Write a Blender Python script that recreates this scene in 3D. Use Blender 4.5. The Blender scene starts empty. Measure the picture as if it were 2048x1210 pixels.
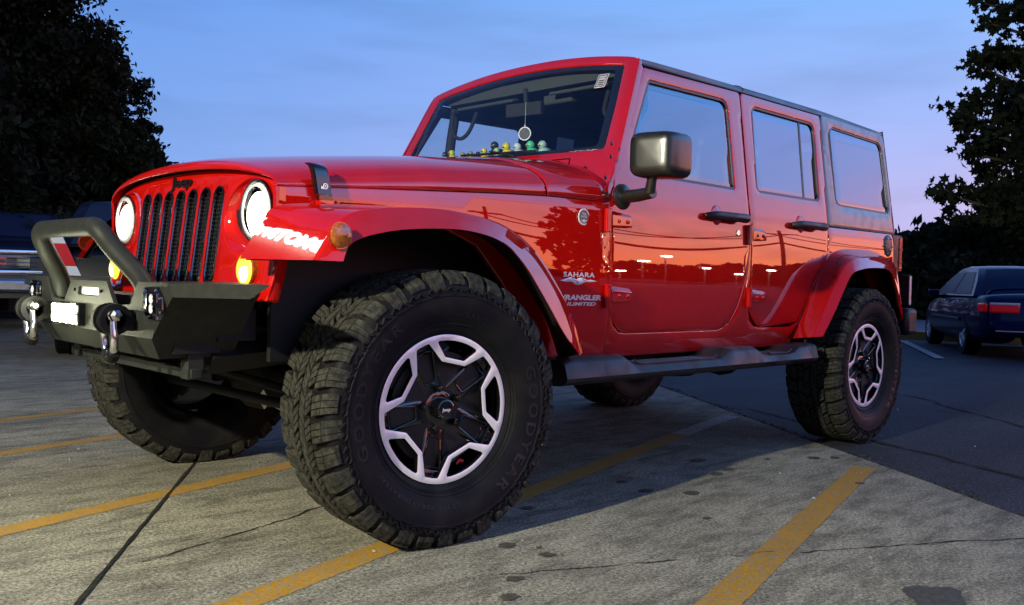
import bpy, bmesh, math, random
import numpy as np
from mathutils import Vector, Matrix, noise
from mathutils.geometry import delaunay_2d_cdt
R = math.radians
random.seed(7); rng = np.random.default_rng(7)
scene = bpy.context.scene
col = scene.collection

# ------------------------------------------------------------------ camera
CAM = Vector((1.786055, 2.967764, 0.815899)); YAW, PITCH, ROLL, FPX = -2.3511487, -0.0256655, 0.0275776, 1792.836
_f = Vector((math.cos(PITCH)*math.cos(YAW), math.cos(PITCH)*math.sin(YAW), math.sin(PITCH)))
_r = _f.cross(Vector((0, 0, 1))).normalized(); _u = _r.cross(_f)
RT = math.cos(ROLL)*_r + math.sin(ROLL)*_u
UP = -math.sin(ROLL)*_r + math.cos(ROLL)*_u
cam = bpy.data.cameras.new('camera'); camo = bpy.data.objects.new('camera', cam); col.objects.link(camo)
camo.matrix_world = Matrix(((RT.x, UP.x, -_f.x, CAM.x), (RT.y, UP.y, -_f.y, CAM.y), (RT.z, UP.z, -_f.z, CAM.z), (0, 0, 0, 1)))
cam.sensor_width = 36; cam.lens = FPX/2048*36; cam.clip_start = .05; cam.clip_end = 2000
scene.camera = camo
def at(px, py, dist):
    """world point at horizontal distance dist seen at photo pixel px,py (2048 wide)"""
    d = RT*((px-1024)/FPX) + UP*(-(py-605)/FPX) + _f
    return CAM + d*(dist/math.hypot(d.x, d.y))

# ------------------------------------------------------------------ world: dusk sky, sunset glow behind the camera
SUNAZ = R(136)
world = bpy.data.worlds.new('World'); scene.world = world; world.use_nodes = True
nt = world.node_tree; N = nt.nodes; LK = nt.links
for n in list(N): N.remove(n)
def nd(t, **k):
    n = N.new(t)
    for a, b in k.items(): setattr(n, a, b)
    return n
def mth(op, a, b=None, c=None, clamp=False):
    n = nd('ShaderNodeMath', operation=op, use_clamp=clamp)
    for i, v in enumerate((a, b, c)):
        if v is None: continue
        if isinstance(v, (int, float)): n.inputs[i].default_value = v
        else: LK.new(v, n.inputs[i])
    return n.outputs[0]
def ramp(fac, stops):
    n = nd('ShaderNodeValToRGB'); e = n.color_ramp.elements
    e[0].position, e[0].color = stops[0][0], (*stops[0][1], 1)
    e[1].position, e[1].color = stops[1][0], (*stops[1][1], 1)
    for p, c in stops[2:]:
        q = e.new(p); q.color = (*c, 1)
    LK.new(fac, n.inputs[0]); return n.outputs[0]
tc = nd('ShaderNodeTexCoord'); sp = nd('ShaderNodeSeparateXYZ'); LK.new(tc.outputs['Generated'], sp.inputs[0])
X_, Y_, Z_ = sp.outputs
hyp = mth('SQRT', mth('ADD', mth('MULTIPLY', X_, X_), mth('MULTIPLY', Y_, Y_)))
el = mth('DIVIDE', mth('ARCTAN2', Z_, hyp), math.pi/2)          # 0..1 for 0..90 deg
az = mth('DIVIDE', mth('ADD', mth('MULTIPLY', X_, math.cos(SUNAZ)), mth('MULTIPLY', Y_, math.sin(SUNAZ))), mth('MAXIMUM', hyp, .001))
mp = nd('ShaderNodeMapRange', interpolation_type='SMOOTHSTEP'); LK.new(az, mp.inputs[0]); mp.inputs[1].default_value = .42; mp.inputs[2].default_value = .90
mp2 = nd('ShaderNodeMapRange', interpolation_type='SMOOTHSTEP'); LK.new(az, mp2.inputs[0]); mp2.inputs[1].default_value = -.60; mp2.inputs[2].default_value = .45
d_ = 1/90
blue = ramp(el, [(0, (.23, .42, .90)), (8*d_, (.20, .40, .87)), (16*d_, (.155, .34, .84)), (28*d_, (.085, .22, .66)), (50*d_, (.045, .11, .38)), (1, (.02, .05, .20))])
lav = ramp(el, [(0, (.62, .52, .84)), (5*d_, (.54, .52, .90)), (10*d_, (.38, .51, .98)), (17*d_, (.25, .49, 1.0)), (30*d_, (.19, .44, .98)), (50*d_, (.05, .12, .40)), (1, (.02, .05, .20))])
glow = ramp(el, [(0, (5.0, 1.1, .30)), (2.2*d_, (5.2, 1.4, .60)), (5*d_, (3.8, 1.35, 1.05)), (9*d_, (2.2, 1.1, 1.5)), (15*d_, (1.1, 1.2, 2.2)), (26*d_, (.55, 1.25, 2.8)), (45*d_, (.10, .22, .60)), (1, (.02, .05, .20))])
m1 = nd('ShaderNodeMix', data_type='RGBA'); LK.new(mp2.outputs[0], m1.inputs[0]); LK.new(blue, m1.inputs[6]); LK.new(lav, m1.inputs[7])
m2 = nd('ShaderNodeMix', data_type='RGBA'); LK.new(mp.outputs[0], m2.inputs[0]); LK.new(m1.outputs[2], m2.inputs[6]); LK.new(glow, m2.inputs[7])
# thin streaky clouds
mpg = nd('ShaderNodeMapping'); mpg.inputs['Scale'].default_value = (1.6, 1.6, 9); LK.new(tc.outputs['Generated'], mpg.inputs[0])
nz = nd('ShaderNodeTexNoise'); nz.inputs['Scale'].default_value = 2.2; nz.inputs['Detail'].default_value = 6; LK.new(mpg.outputs[0], nz.inputs[0])
cm = nd('ShaderNodeMapRange'); LK.new(nz.outputs[0], cm.inputs[0]); cm.inputs[1].default_value = .46; cm.inputs[2].default_value = .74; cm.inputs[3].default_value = 1.0; cm.inputs[4].default_value = .82
m3 = nd('ShaderNodeVectorMath', operation='SCALE'); LK.new(m2.outputs[2], m3.inputs[0]); LK.new(cm.outputs[0], m3.inputs[3])
# darker puffs of cloud low on the sunset side
nz2 = nd('ShaderNodeTexNoise'); nz2.inputs['Scale'].default_value = 3.1; nz2.inputs['Detail'].default_value = 5
mpg2 = nd('ShaderNodeMapping'); mpg2.inputs['Scale'].default_value = (1.4, 1.4, 5.5); mpg2.inputs['Location'].default_value = (3.1, 1.7, 0); LK.new(tc.outputs['Generated'], mpg2.inputs[0]); LK.new(mpg2.outputs[0], nz2.inputs[0])
cm2 = nd('ShaderNodeMapRange'); LK.new(nz2.outputs[0], cm2.inputs[0]); cm2.inputs[1].default_value = .58; cm2.inputs[2].default_value = .72; cm2.inputs[4].default_value = .45
m4 = nd('ShaderNodeMix', data_type='RGBA'); LK.new(mth('MULTIPLY', cm2.outputs[0], mp.outputs[0]), m4.inputs[0]); LK.new(m3.outputs[0], m4.inputs[6]); m4.inputs[7].default_value = (.36, .26, .46, 1)
bg = nd('ShaderNodeBackground'); LK.new(m4.outputs[2], bg.inputs[0]); bg.inputs[1].default_value = 1.0
wo = nd('ShaderNodeOutputWorld'); LK.new(bg.outputs[0], wo.inputs[0])

scene.view_settings.view_transform = 'Standard'; scene.view_settings.look = 'None'
scene.view_settings.exposure = 0; scene.view_settings.gamma = 1
scene.cycles.max_bounces = 8; scene.cycles.transparent_max_bounces = 16
scene.cycles.sample_clamp_indirect = 4
scene.cycles.caustics_reflective = False; scene.cycles.caustics_refractive = False

# ------------------------------------------------------------------ materials
def mat(name, base, rough=.5, metal=0, spec=.5, coat=0, coat_ior=1.5, coat_rough=.03, emit=None, es=0, bump=None, var=None, ior=None, rvar=None):
    m = bpy.data.materials.new(name); m.use_nodes = True; t = m.node_tree; b = t.nodes['Principled BSDF']
    b.inputs['Base Color'].default_value = (*base, 1); b.inputs['Roughness'].default_value = rough; b.inputs['Metallic'].default_value = metal
    b.inputs['Specular IOR Level'].default_value = spec
    if ior: b.inputs['IOR'].default_value = ior
    if coat: b.inputs['Coat Weight'].default_value = coat; b.inputs['Coat IOR'].default_value = coat_ior; b.inputs['Coat Roughness'].default_value = coat_rough
    if emit: b.inputs['Emission Color'].default_value = (*emit, 1); b.inputs['Emission Strength'].default_value = es
    def tex(scale, detail=4):
        c = t.nodes.new('ShaderNodeTexCoord'); n = t.nodes.new('ShaderNodeTexNoise'); n.inputs['Scale'].default_value = scale; n.inputs['Detail'].default_value = detail
        t.links.new(c.outputs['Object'], n.inputs['Vector']); return n
    if bump:
        n = tex(bump[0]); bp = t.nodes.new('ShaderNodeBump'); bp.inputs['Strength'].default_value = bump[1]; bp.inputs['Distance'].default_value = bump[2]
        t.links.new(n.outputs[0], bp.inputs['Height']); t.links.new(bp.outputs[0], b.inputs['Normal'])
        if coat and len(bump) > 3: t.links.new(bp.outputs[0], b.inputs['Coat Normal'])
    if var:   # (scale, second colour, lo, hi)
        n = tex(var[0], 6); mr = t.nodes.new('ShaderNodeMapRange'); mr.inputs[1].default_value = var[2]; mr.inputs[2].default_value = var[3]
        mx = t.nodes.new('ShaderNodeMix'); mx.data_type = 'RGBA'; mx.inputs[6].default_value = (*base, 1); mx.inputs[7].default_value = (*var[1], 1)
        t.links.new(n.outputs[0], mr.inputs[0]); t.links.new(mr.outputs[0], mx.inputs[0]); t.links.new(mx.outputs[2], b.inputs['Base Color'])
        if rvar:
            mr2 = t.nodes.new('ShaderNodeMapRange'); mr2.inputs[1].default_value = var[2]; mr2.inputs[2].default_value = var[3]; mr2.inputs[3].default_value = rvar[0]; mr2.inputs[4].default_value = rvar[1]
            t.links.new(n.outputs[0], mr2.inputs[0]); t.links.new(mr2.outputs[0], b.inputs['Roughness'])
    return m
def glass(name, tint, ior, refl=(1, 1, 1), rough=0.0):
    m = bpy.data.materials.new(name); m.use_nodes = True; t = m.node_tree
    for n in list(t.nodes): t.nodes.remove(n)
    o = t.nodes.new('ShaderNodeOutputMaterial'); mx = t.nodes.new('ShaderNodeMixShader'); tr = t.nodes.new('ShaderNodeBsdfTransparent'); gl = t.nodes.new('ShaderNodeBsdfGlossy'); fr = t.nodes.new('ShaderNodeFresnel')
    tr.inputs[0].default_value = (*tint, 1); gl.inputs[0].default_value = (*refl, 1); gl.inputs['Roughness'].default_value = rough; 
    ge = t.nodes.new('ShaderNodeNewGeometry'); e1 = t.nodes.new('ShaderNodeMath'); e1.operation = 'MULTIPLY_ADD'; e1.inputs[1].default_value = -2; e1.inputs[2].default_value = 1; t.links.new(ge.outputs['Backfacing'], e1.inputs[0])
    e2 = t.nodes.new('ShaderNodeMath'); e2.operation = 'POWER'; e2.inputs[0].default_value = ior; t.links.new(e1.outputs[0], e2.inputs[1]); t.links.new(e2.outputs[0], fr.inputs[0])
    t.links.new(fr.outputs[0], mx.inputs[0]); t.links.new(tr.outputs[0], mx.inputs[1]); t.links.new(gl.outputs[0], mx.inputs[2]); t.links.new(mx.outputs[0], o.inputs[0])
    return m
M = {}
M['red'] = mat('red_paint', (.46, .0050, .0028), .38, .15, 0, 1, 1.85, .012, bump=(3.2, .10, .0015), var=(9, (.42, .0042, .0024), .4, .6))
M['black_coat'] = mat('textured_black_coat', (.017, .019, .016), .5, 0, .2, bump=(420, .5, .0015), var=(30, (.023, .025, .022), .4, .65))
M['plastic'] = mat('black_plastic', (.012, .012, .014), .38, 0, .5, bump=(600, .25, .001), var=(14, (.022, .022, .024), .42, .62), rvar=(.34, .55))
M['step'] = mat('step_plastic', (.006, .006, .010), .40, 0, .35, bump=(500, .3, .001), var=(10, (.018, .018, .021), .45, .65), rvar=(.36, .6))
M['mirror_shell'] = mat('spotted_black_plastic', (.012, .013, .011), .26, 0, .7, var=(38, (.004, .004, .004), .62, .66), bump=(500, .2, .001))
M['top'] = mat('hard_top_black', (.020, .022, .026), .36, 0, .8, bump=(700, .2, .0008), var=(7, (.034, .035, .034), .4, .65), rvar=(.30, .46))
M['dusty_top'] = mat('dusty_hard_top_side', (.012, .013, .013), .34, 0, .5, .7, 1.55, .07, bump=(500, .25, .001), var=(16, (.030, .029, .023), .42, .70), rvar=(.28, .5))
M['rubber'] = mat('tyre_rubber', (.005, .005, .007), .6, 0, .14, bump=(160, .25, .002), var=(12, (.012, .0115, .011), .42, .7))
M['tread'] = mat('tread_rubber', (.022, .0225, .018), .75, 0, .15, bump=(420, .8, .003), var=(60, (.050, .048, .038), .42, .62))
M['letter'] = mat('raised_rubber_letter', (.010, .010, .012), .4, 0, .3)
M['gloss_black'] = mat('gloss_black_wheel', (.003, .003, .004), .12, 0, .4, 1, 1.5, .03)
M['machined'] = mat('machined_silver', (.80, .78, .80), .36, .35, .6, bump=(900, .05, .0004))
M['chrome'] = mat('chrome', (.75, .77, .8), .12, 1)
M['dark_chrome'] = mat('dark_chrome', (.14, .15, .165), .12, 1)
M['mesh'] = mat('grille_mesh', (.16, .165, .16), .25, .9)
M['void'] = mat('dark_recess', (.003, .003, .003), .9, 0, .1)
M['under'] = mat('chassis_black', (.008, .008, .008), .6, 0, .3)
M['seal'] = mat('window_rubber', (.006, .006, .008), .35, 0, .6)
M['silver'] = mat('silver_emblem', (.62, .60, .64), .35, .3)
M['white'] = mat('white_print', (.8, .8, .8), .5)
M['blackmark'] = mat('black_mark', (.006, .006, .006), .3)
M['redmark'] = mat('small_red_emblem', (.55, .01, .03), .4)
M['lens'] = mat('headlight_lit', (.9, .9, .9), .2, emit=(1, .98, .90), es=22)
M['led'] = mat('led_lit', (.9, .9, .8), .3, emit=(1, 1, .70), es=30)
M['lens_edge'] = mat('headlight_edge', (.9, .9, .9), .2, emit=(1, .95, .72), es=3.2)
M['led_edge'] = mat('led_edge', (.9, .9, .6), .3, emit=(.90, 1, .42), es=1.6)
M['amber_lit'] = mat('amber_lamp_lit', (.9, .5, .05), .3, emit=(1, .52, .03), es=2.2, coat=1)
M['amber_hot'] = mat('amber_bulb', (1, .8, .3), .3, emit=(1, .86, .32), es=4.5)
M['amber'] = mat('amber_reflector', (.42, .11, .006), .25, 0, .6, 1, var=(120, (.26, .06, .004), .4, .6))
M['redlens'] = mat('red_lens', (.42, .010, .014), .15, 0, .6, 1)
M['redlens_lit'] = mat('red_lens_glow', (.34, .002, .010), .2, 0, .3, .6, emit=(1, .01, .02), es=.10)
M['clearlens'] = mat('clear_lens', (.62, .64, .66), .12, 0, .6, 1)
M['wglass'] = glass('windshield_glass', (.86, .93, .95), 1.5)
M['sglass'] = glass('side_glass', (.80, .87, .92), 2.7, (.72, .86, 1.0))
M['pglass'] = glass('privacy_glass', (.06, .07, .08), 3.0, (.74, .84, 1.0))
M['headliner'] = mat('grey_headliner', (.045, .05, .05), .9)
M['interior'] = mat('interior_black', (.012, .012, .014), .8)
M['seatm'] = mat('seat_cloth', (.05, .05, .055), .9)
M['carblue'] = mat('dark_blue_paint', (.003, .006, .045), .35, 0, .05, .5, 1.3, .06)
M['carblack'] = mat('black_car_paint', (.004, .0045, .006), .35, 0, .2, .5, 1.3, .06)
M['cargrey'] = mat('navy_truck_paint', (.005, .008, .022), .35, 0, .3, .6, 1.4, .05)
M['cglass'] = mat('dark_car_glass', (.012, .022, .055), .3, 0, .04)
M['bark'] = mat('bark', (.05, .04, .03), .9, bump=(30, .6, .02))
M['leaf'] = mat('leaf_green', (.006, .009, .005), .8, 0, .08, var=(2.2, (.013, .017, .008), .4, .6))
M['leaf2'] = mat('leaf_dark', (.005, .008, .005), .8, 0, .08, var=(1.5, (.010, .014, .007), .4, .6))
M['pole'] = mat('galvanised_pole', (.25, .25, .24), .5, .6)
M['wall'] = mat('stucco_wall', (.30, .28, .24), .9, bump=(40, .3, .01), var=(3, (.24, .22, .19), .4, .6))
M['signlit'] = mat('sign_letters_lit', (.9, .9, .9), .4, emit=(1, 1, 1), es=11)
M['lamplit'] = mat('lamp_head_lit', (.9, .9, .8), .4, emit=(1, .90, .62), es=60)
M['yellow'] = None
M['moss'] = mat('grit_and_moss', (.022, .026, .014), .9, 0, .1, var=(40, (.09, .088, .07), .5, .62))

def ground_mats():
    def base(name):
        m = bpy.data.materials.new(name); m.use_nodes = True; t = m.node_tree; b = t.nodes['Principled BSDF']; b.inputs['Specular IOR Level'].default_value = .18
        c = t.nodes.new('ShaderNodeTexCoord'); return m, t, b, c
    def noi(t, c, s, d=6, r=.6, vec=None, scale=None):
        n = t.nodes.new('ShaderNodeTexNoise'); n.inputs['Scale'].default_value = s; n.inputs['Detail'].default_value = d; n.inputs['Roughness'].default_value = r
        if scale:
            mp_ = t.nodes.new('ShaderNodeMapping'); mp_.inputs['Scale'].default_value = scale; mp_.inputs['Rotation'].default_value = (0, 0, R(-12)); t.links.new(c.outputs['Object'], mp_.inputs[0]); t.links.new(mp_.outputs[0], n.inputs[0])
        else: t.links.new(c.outputs['Object'], n.inputs[0])
        return n.outputs[0]
    def mr(t, s, a, b, c0, c1):
        n = t.nodes.new('ShaderNodeMapRange'); t.links.new(s, n.inputs[0]); n.inputs[1].default_value = a; n.inputs[2].default_value = b; n.inputs[3].default_value = c0; n.inputs[4].default_value = c1; return n.outputs[0]
    def mul(t, a, b):
        n = t.nodes.new('ShaderNodeMath'); n.operation = 'MULTIPLY'
        for i, v in enumerate((a, b)):
            if isinstance(v, (int, float)): n.inputs[i].default_value = v
            else: t.links.new(v, n.inputs[i])
        return n.outputs[0]
    def mixc(t, f, a, b):
        n = t.nodes.new('ShaderNodeMix'); n.data_type = 'RGBA'
        if isinstance(f, (int, float)): n.inputs[0].default_value = f
        else: t.links.new(f, n.inputs[0])
        for i, v in ((6, a), (7, b)):
            if isinstance(v, tuple): n.inputs[i].default_value = (*v, 1)
            else: t.links.new(v, n.inputs[i])
        return n.outputs[2]
    def scalec(t, a, f):
        n = t.nodes.new('ShaderNodeVectorMath'); n.operation = 'SCALE'
        if isinstance(a, tuple): n.inputs[0].default_value = a
        else: t.links.new(a, n.inputs[0])
        t.links.new(f, n.inputs[3]); return n.outputs[0]
    def bump(t, b, h, s, d):
        n = t.nodes.new('ShaderNodeBump'); n.inputs['Strength'].default_value = s; n.inputs['Distance'].default_value = d; t.links.new(h, n.inputs['Height']); t.links.new(n.outputs[0], b.inputs['Normal'])
    # concrete
    m, t, b, c = base('worn_concrete')
    big = noi(t, c, .9, 5); mid = noi(t, c, 5, 8, .7, scale=(1, 2.2, 1)); fine = noi(t, c, 90, 4, .7); pit = noi(t, c, 210, 2, .5)
    k = mixc(t, mr(t, big, .35, .65, 0, 1), (.330, .310, .235), (.205, .193, .150))
    k = mixc(t, mr(t, mid, .45, .64, 0, .85), k, (.120, .112, .086)); strk = noi(t, c, 2.2, 7, .75, scale=(.6, 3.2, 1)); k = mixc(t, mr(t, strk, .52, .68, 0, .85), k, (.075, .070, .056)); pale = noi(t, c, 3.3, 6, .7); k = mixc(t, mr(t, pale, .58, .74, 0, .55), k, (.42, .395, .30))
    k = scalec(t, k, mr(t, fine, .32, .68, .30, 1.75))
    k = mixc(t, mr(t, pit, .57, .66, 0, .85), k, (.02, .02, .017))
    lite = noi(t, c, 14, 7, .75, scale=(1, 3, 1)); k = mixc(t, mr(t, lite, .60, .78, 0, .45), k, (.32, .31, .26))
    t.links.new(k, b.inputs['Base Color']); b.inputs['Roughness'].default_value = .82
    bump(t, b, fine, .9, .006); M['concrete'] = m
    # asphalt
    m, t, b, c = base('old_asphalt')
    big = noi(t, c, .5, 5, .6, scale=(1, 3, 1)); fine = noi(t, c, 70, 5, .75); agg = noi(t, c, 150, 3, .6)
    k = mixc(t, mr(t, big, .35, .65, 0, 1), (.026, .028, .036), (.010, .011, .017))
    k = scalec(t, k, mr(t, fine, .38, .64, .25, 2.6)); k = mixc(t, mr(t, agg, .58, .66, 0, .8), k, (.16, .17, .17))
    t.links.new(k, b.inputs['Base Color']); b.inputs['Roughness'].default_value = .75
    bump(t, b, fine, .8, .008); M['asphalt'] = m
    # yellow paint, worn
    m, t, b, c = base('worn_yellow_paint')
    mid = noi(t, c, 9, 8, .75); fine = noi(t, c, 90, 4, .7); pit = noi(t, c, 60, 6, .7)
    k = mixc(t, mr(t, mid, .45, .68, 0, .8), (.42, .215, .012), (.27, .155, .035))
    k = scalec(t, k, mr(t, fine, .3, .7, .7, 1.2)); k = mixc(t, mr(t, pit, .52, .58, 0, .9), k, (.22, .205, .155)); wear = noi(t, c, 22, 8, .8, scale=(1, 4, 1)); k = mixc(t, mr(t, wear, .52, .62, 0, .85), k, (.23, .20, .13))
    t.links.new(k, b.inputs['Base Color']); b.inputs['Roughness'].default_value = .7; bump(t, b, fine, .5, .004); M['yellow'] = m
    m, t, b, c = base('worn_white_paint')
    pit = noi(t, c, 30, 6, .7); k = mixc(t, mr(t, pit, .48, .6, 0, .8), (.36, .35, .34), (.13, .125, .115)); t.links.new(k, b.inputs['Base Color']); b.inputs['Roughness'].default_value = .7; M['whiteline'] = m
    m, t, b, c = base('crack_dirt')
    fine = noi(t, c, 60, 5); k = mixc(t, mr(t, fine, .4, .6, 0, 1), (.008, .008, .007), (.03, .028, .022)); t.links.new(k, b.inputs['Base Color']); b.inputs['Roughness'].default_value = .95; M['crack'] = m
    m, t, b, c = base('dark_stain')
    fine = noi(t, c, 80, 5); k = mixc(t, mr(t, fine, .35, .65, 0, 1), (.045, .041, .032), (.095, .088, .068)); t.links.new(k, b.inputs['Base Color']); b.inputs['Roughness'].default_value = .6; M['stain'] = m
    m, t, b, c = base('pale_road')
    big = noi(t, c, .7, 6, .7, scale=(1, 6, 1)); k = mixc(t, mr(t, big, .35, .65, 0, 1), (.15, .15, .16), (.085, .085, .095)); t.links.new(k, b.inputs['Base Color']); b.inputs['Roughness'].default_value = .8; M['road'] = m
ground_mats()

# ------------------------------------------------------------------ helpers
def tag(o, label=None, cat=None, group=None, kind=None):
    if label: o['label'] = label
    if cat: o['category'] = cat
    if group: o['group'] = group
    if kind: o['kind'] = kind
    return o
def empty(name, loc=(0, 0, 0), rz=0):
    o = bpy.data.objects.new(name, None); col.objects.link(o); o.location = loc; o.rotation_euler = (0, 0, rz); o.empty_display_size = .1; return o
class MB:
    def __init__(s): s.v = []; s.f = []; s.m = []
    def add(s, v, f, m=0):
        n = len(s.v); s.v += [tuple(p) for p in v]; s.f += [tuple(i+n for i in q) for q in f]; s.m += [m]*len(f); return s
    def box(s, c, d, rot=None, m=0, taper=1.0):
        x, y, z = d[0]/2, d[1]/2, d[2]/2
        P = [Vector((a*x*(taper if k > 0 else 1), b*y*(taper if k > 0 else 1), k*z)) for k in (-1, 1) for b in (-1, 1) for a in (-1, 1)]
        if rot: 
            q = Matrix.Rotation(rot[2], 3, 'Z') @ Matrix.Rotation(rot[1], 3, 'Y') @ Matrix.Rotation(rot[0], 3, 'X'); P = [q @ p for p in P]
        return s.add([p+Vector(c) for p in P], [(0, 2, 3, 1), (4, 5, 7, 6), (0, 1, 5, 4), (2, 6, 7, 3), (0, 4, 6, 2), (1, 3, 7, 5)], m)
    def tube(s, path, r, n=10, m=0, cap=True, closed=False, flat=1.0):
        path = [Vector(p) for p in path]; L = len(path); V = []; rr = r if isinstance(r, (list, tuple)) else [r]*L
        t0 = (path[1]-path[0]).normalized(); a = t0.cross(Vector((0, 0, 1))); 
        if a.length < .1: a = t0.cross(Vector((0, 1, 0)))
        a.normalize()
        for i, p in enumerate(path):
            if closed: t = (path[(i+1) % L]-path[i-1]).normalized()
            else: t = (path[min(i+1, L-1)]-path[max(i-1, 0)]).normalized()
            a = (a - t*a.dot(t)).normalized(); b = t.cross(a)
            for k in range(n):
                th = 2*math.pi*k/n; V.append(p+a*math.cos(th)*rr[i]+b*math.sin(th)*rr[i]*flat)
        F = []
        for i in range(L if closed else L-1):
            for k in range(n):
                j = (i+1) % L; F.append((i*n+k, i*n+(k+1) % n, j*n+(k+1) % n, j*n+k))
        if cap and not closed: F += [tuple(range(n))[::-1], tuple((L-1)*n+k for k in range(n))]
        return s.add(V, F, m)
    def lathe(s, prof, c=(0, 0, 0), axis='y', n=48, m=0, sy=1, scale=(1, 1)):
        """prof: (height along axis, radius)"""
        V = []; F = []; c = Vector(c)
        for h, r in prof:
            for k in range(n):
                th = 2*math.pi*k/n; a, b = r*math.cos(th)*scale[0], r*math.sin(th)*scale[1]
                V.append(c+(Vector((a, h*sy, b)) if axis == 'y' else Vector((h*sy, a, b)) if axis == 'x' else Vector((a, b, h*sy))))
        for i in range(len(prof)-1):
            for k in range(n): F.append((i*n+k, i*n+(k+1) % n, (i+1)*n+(k+1) % n, (i+1)*n+k))
        if prof[0][1] > 1e-5 and prof[0][1] < .0001: pass
        return s.add(V, F, m)
    def disc(s, c, r, axis='y', n=32, m=0, scale=(1, 1)):
        c = Vector(c); V = []
        for k in range(n):
            th = 2*math.pi*k/n; a, b = r*math.cos(th)*scale[0], r*math.sin(th)*scale[1]
            V.append(c+(Vector((a, 0, b)) if axis == 'y' else Vector((0, a, b)) if axis == 'x' else Vector((a, b, 0))))
        return s.add(V, [tuple(range(n))], m)
    def grid(s, rows, m=0, closed=False, flip=False):
        n = len(rows[0]); V = [p for r in rows for p in r]; F = []
        for i in range(len(rows)-1):
            for k in range(n if closed else n-1):
                q = (i*n+k, i*n+(k+1) % n, (i+1)*n+(k+1) % n, (i+1)*n+k); F.append(q[::-1] if flip else q)
        return s.add(V, F, m)
    def ball(s, c, r, m=0, n=12, rot=None):
        V = []; F = []; c = Vector(c); r = r if isinstance(r, (tuple, list)) else (r, r, r)
        h = n//2
        for i in range(h+1):
            ph = math.pi*i/h
            for k in range(n):
                th = 2*math.pi*k/n; p = Vector((r[0]*math.sin(ph)*math.cos(th), r[1]*math.sin(ph)*math.sin(th), r[2]*math.cos(ph)))
                if rot: p = rot @ p
                V.append(c+p)
        for i in range(h):
            for k in range(n): F.append((i*n+k, i*n+(k+1) % n, (i+1)*n+(k+1) % n, (i+1)*n+k))
        return s.add(V, F, m)
    def mirror(s):
        """append a copy reflected in y"""
        n = len(s.v); s.v += [(x, -y, z) for x, y, z in s.v[:n]]; k = len(s.f); s.f += [tuple(i+n for i in q)[::-1] for q in s.f[:k]]; s.m += s.m[:k]; return s
    def build(s, name, mats, parent=None, ang=35, bevel=0, subd=0, loc=None, seg=2, smooth=True, mirrory=False, solid=0):
        if mirrory: s.v = [(x, -y, z) for x, y, z in s.v]; s.f = [q[::-1] for q in s.f]
        me = bpy.data.meshes.new(name); me.from_pydata(s.v, [], s.f); me.validate()
        for m_ in (mats if isinstance(mats, (list, tuple)) else [mats]): me.materials.append(m_)
        if len(me.polygons) == len(s.m): me.polygons.foreach_set('material_index', s.m)
        if smooth: me.shade_smooth()
        if smooth and ang: me.set_sharp_from_angle(angle=R(ang))
        o = bpy.data.objects.new(name, me); col.objects.link(o)
        if loc: o.location = loc
        if parent: o.parent = parent
        if solid: d = o.modifiers.new('thick', 'SOLIDIFY'); d.thickness = solid; d.offset = 0
        if bevel: b = o.modifiers.new('bevel', 'BEVEL'); b.width = bevel; b.segments = seg; b.limit_method = 'ANGLE'; b.angle_limit = R(40); b.harden_normals = False
        if subd: b = o.modifiers.new('sub', 'SUBSURF'); b.levels = subd; b.render_levels = subd
        return o
def islands(b, name, mats, parent=None, **k):
    """one object per separate piece collected in b"""
    p = list(range(len(b.v)))
    def fd(i):
        while p[i] != i: p[i] = p[p[i]]; i = p[i]
        return i
    for f in b.f:
        for i in f[1:]: p[fd(i)] = fd(f[0])
    g = {}
    for n, f in enumerate(b.f): g.setdefault(fd(f[0]), []).append(n)
    out = []
    for fs in g.values():
        c = MB(); mp_ = {}
        for n in fs:
            for i in b.f[n]:
                if i not in mp_: mp_[i] = len(c.v); c.v.append(b.v[i])
            c.f.append(tuple(mp_[i] for i in b.f[n])); c.m.append(b.m[n])
        out.append(c.build(name, mats, parent, **k))
    return out
def merge(me_obj, d=1e-5):
    bm = bmesh.new(); bm.from_mesh(me_obj.data); bmesh.ops.remove_doubles(bm, verts=bm.verts, dist=d); bmesh.ops.recalc_face_normals(bm, faces=bm.faces); bm.to_mesh(me_obj.data); bm.free(); return me_obj
def rp(pts, n=6):
    """round polygon corners: pts (u, v[, radius])"""
    out = []; L = len(pts)
    for i, p in enumerate(pts):
        r = p[2] if len(p) > 2 else 0
        P = Vector(p[:2]); A = Vector(pts[i-1][:2])-P; B = Vector(pts[(i+1) % L][:2])-P
        if r <= 0: out.append((P.x, P.y)); continue
        a, b = A.normalized(), B.normalized(); ang = a.angle(b); d = min(r/math.tan(ang/2), A.length*.49, B.length*.49); rr = d*math.tan(ang/2)
        c = P+(a+b).normalized()*(rr/math.sin(ang/2)); p0 = P+a*d-c; p1 = P+b*d-c
        a0 = math.atan2(p0.y, p0.x); da = math.atan2(p1.y, p1.x)-a0
        while da > math.pi: da -= 2*math.pi
        while da < -math.pi: da += 2*math.pi
        for k in range(n+1): t = a0+da*k/n; out.append((c.x+rr*math.cos(t), c.y+rr*math.sin(t)))
    return out
def area(l): return sum(l[i-1][0]*l[i][1]-l[i][0]*l[i-1][1] for i in range(len(l)))/2
def inside(p, l):
    x, y = p; c = False
    for i in range(len(l)):
        (x1, y1), (x2, y2) = l[i-1], l[i]
        if (y1 > y) != (y2 > y) and x < (x2-x1)*(y-y1)/(y2-y1)+x1: c = not c
    return c
def resample(l, step):
    out = []
    for i in range(len(l)):
        a, b = l[i], l[(i+1) % len(l)]; d = math.dist(a, b); n = max(1, math.ceil(d/step))
        if d < 1e-6: continue
        for k in range(n): out.append((a[0]+(b[0]-a[0])*k/n, a[1]+(b[1]-a[1])*k/n))
    return out
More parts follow.
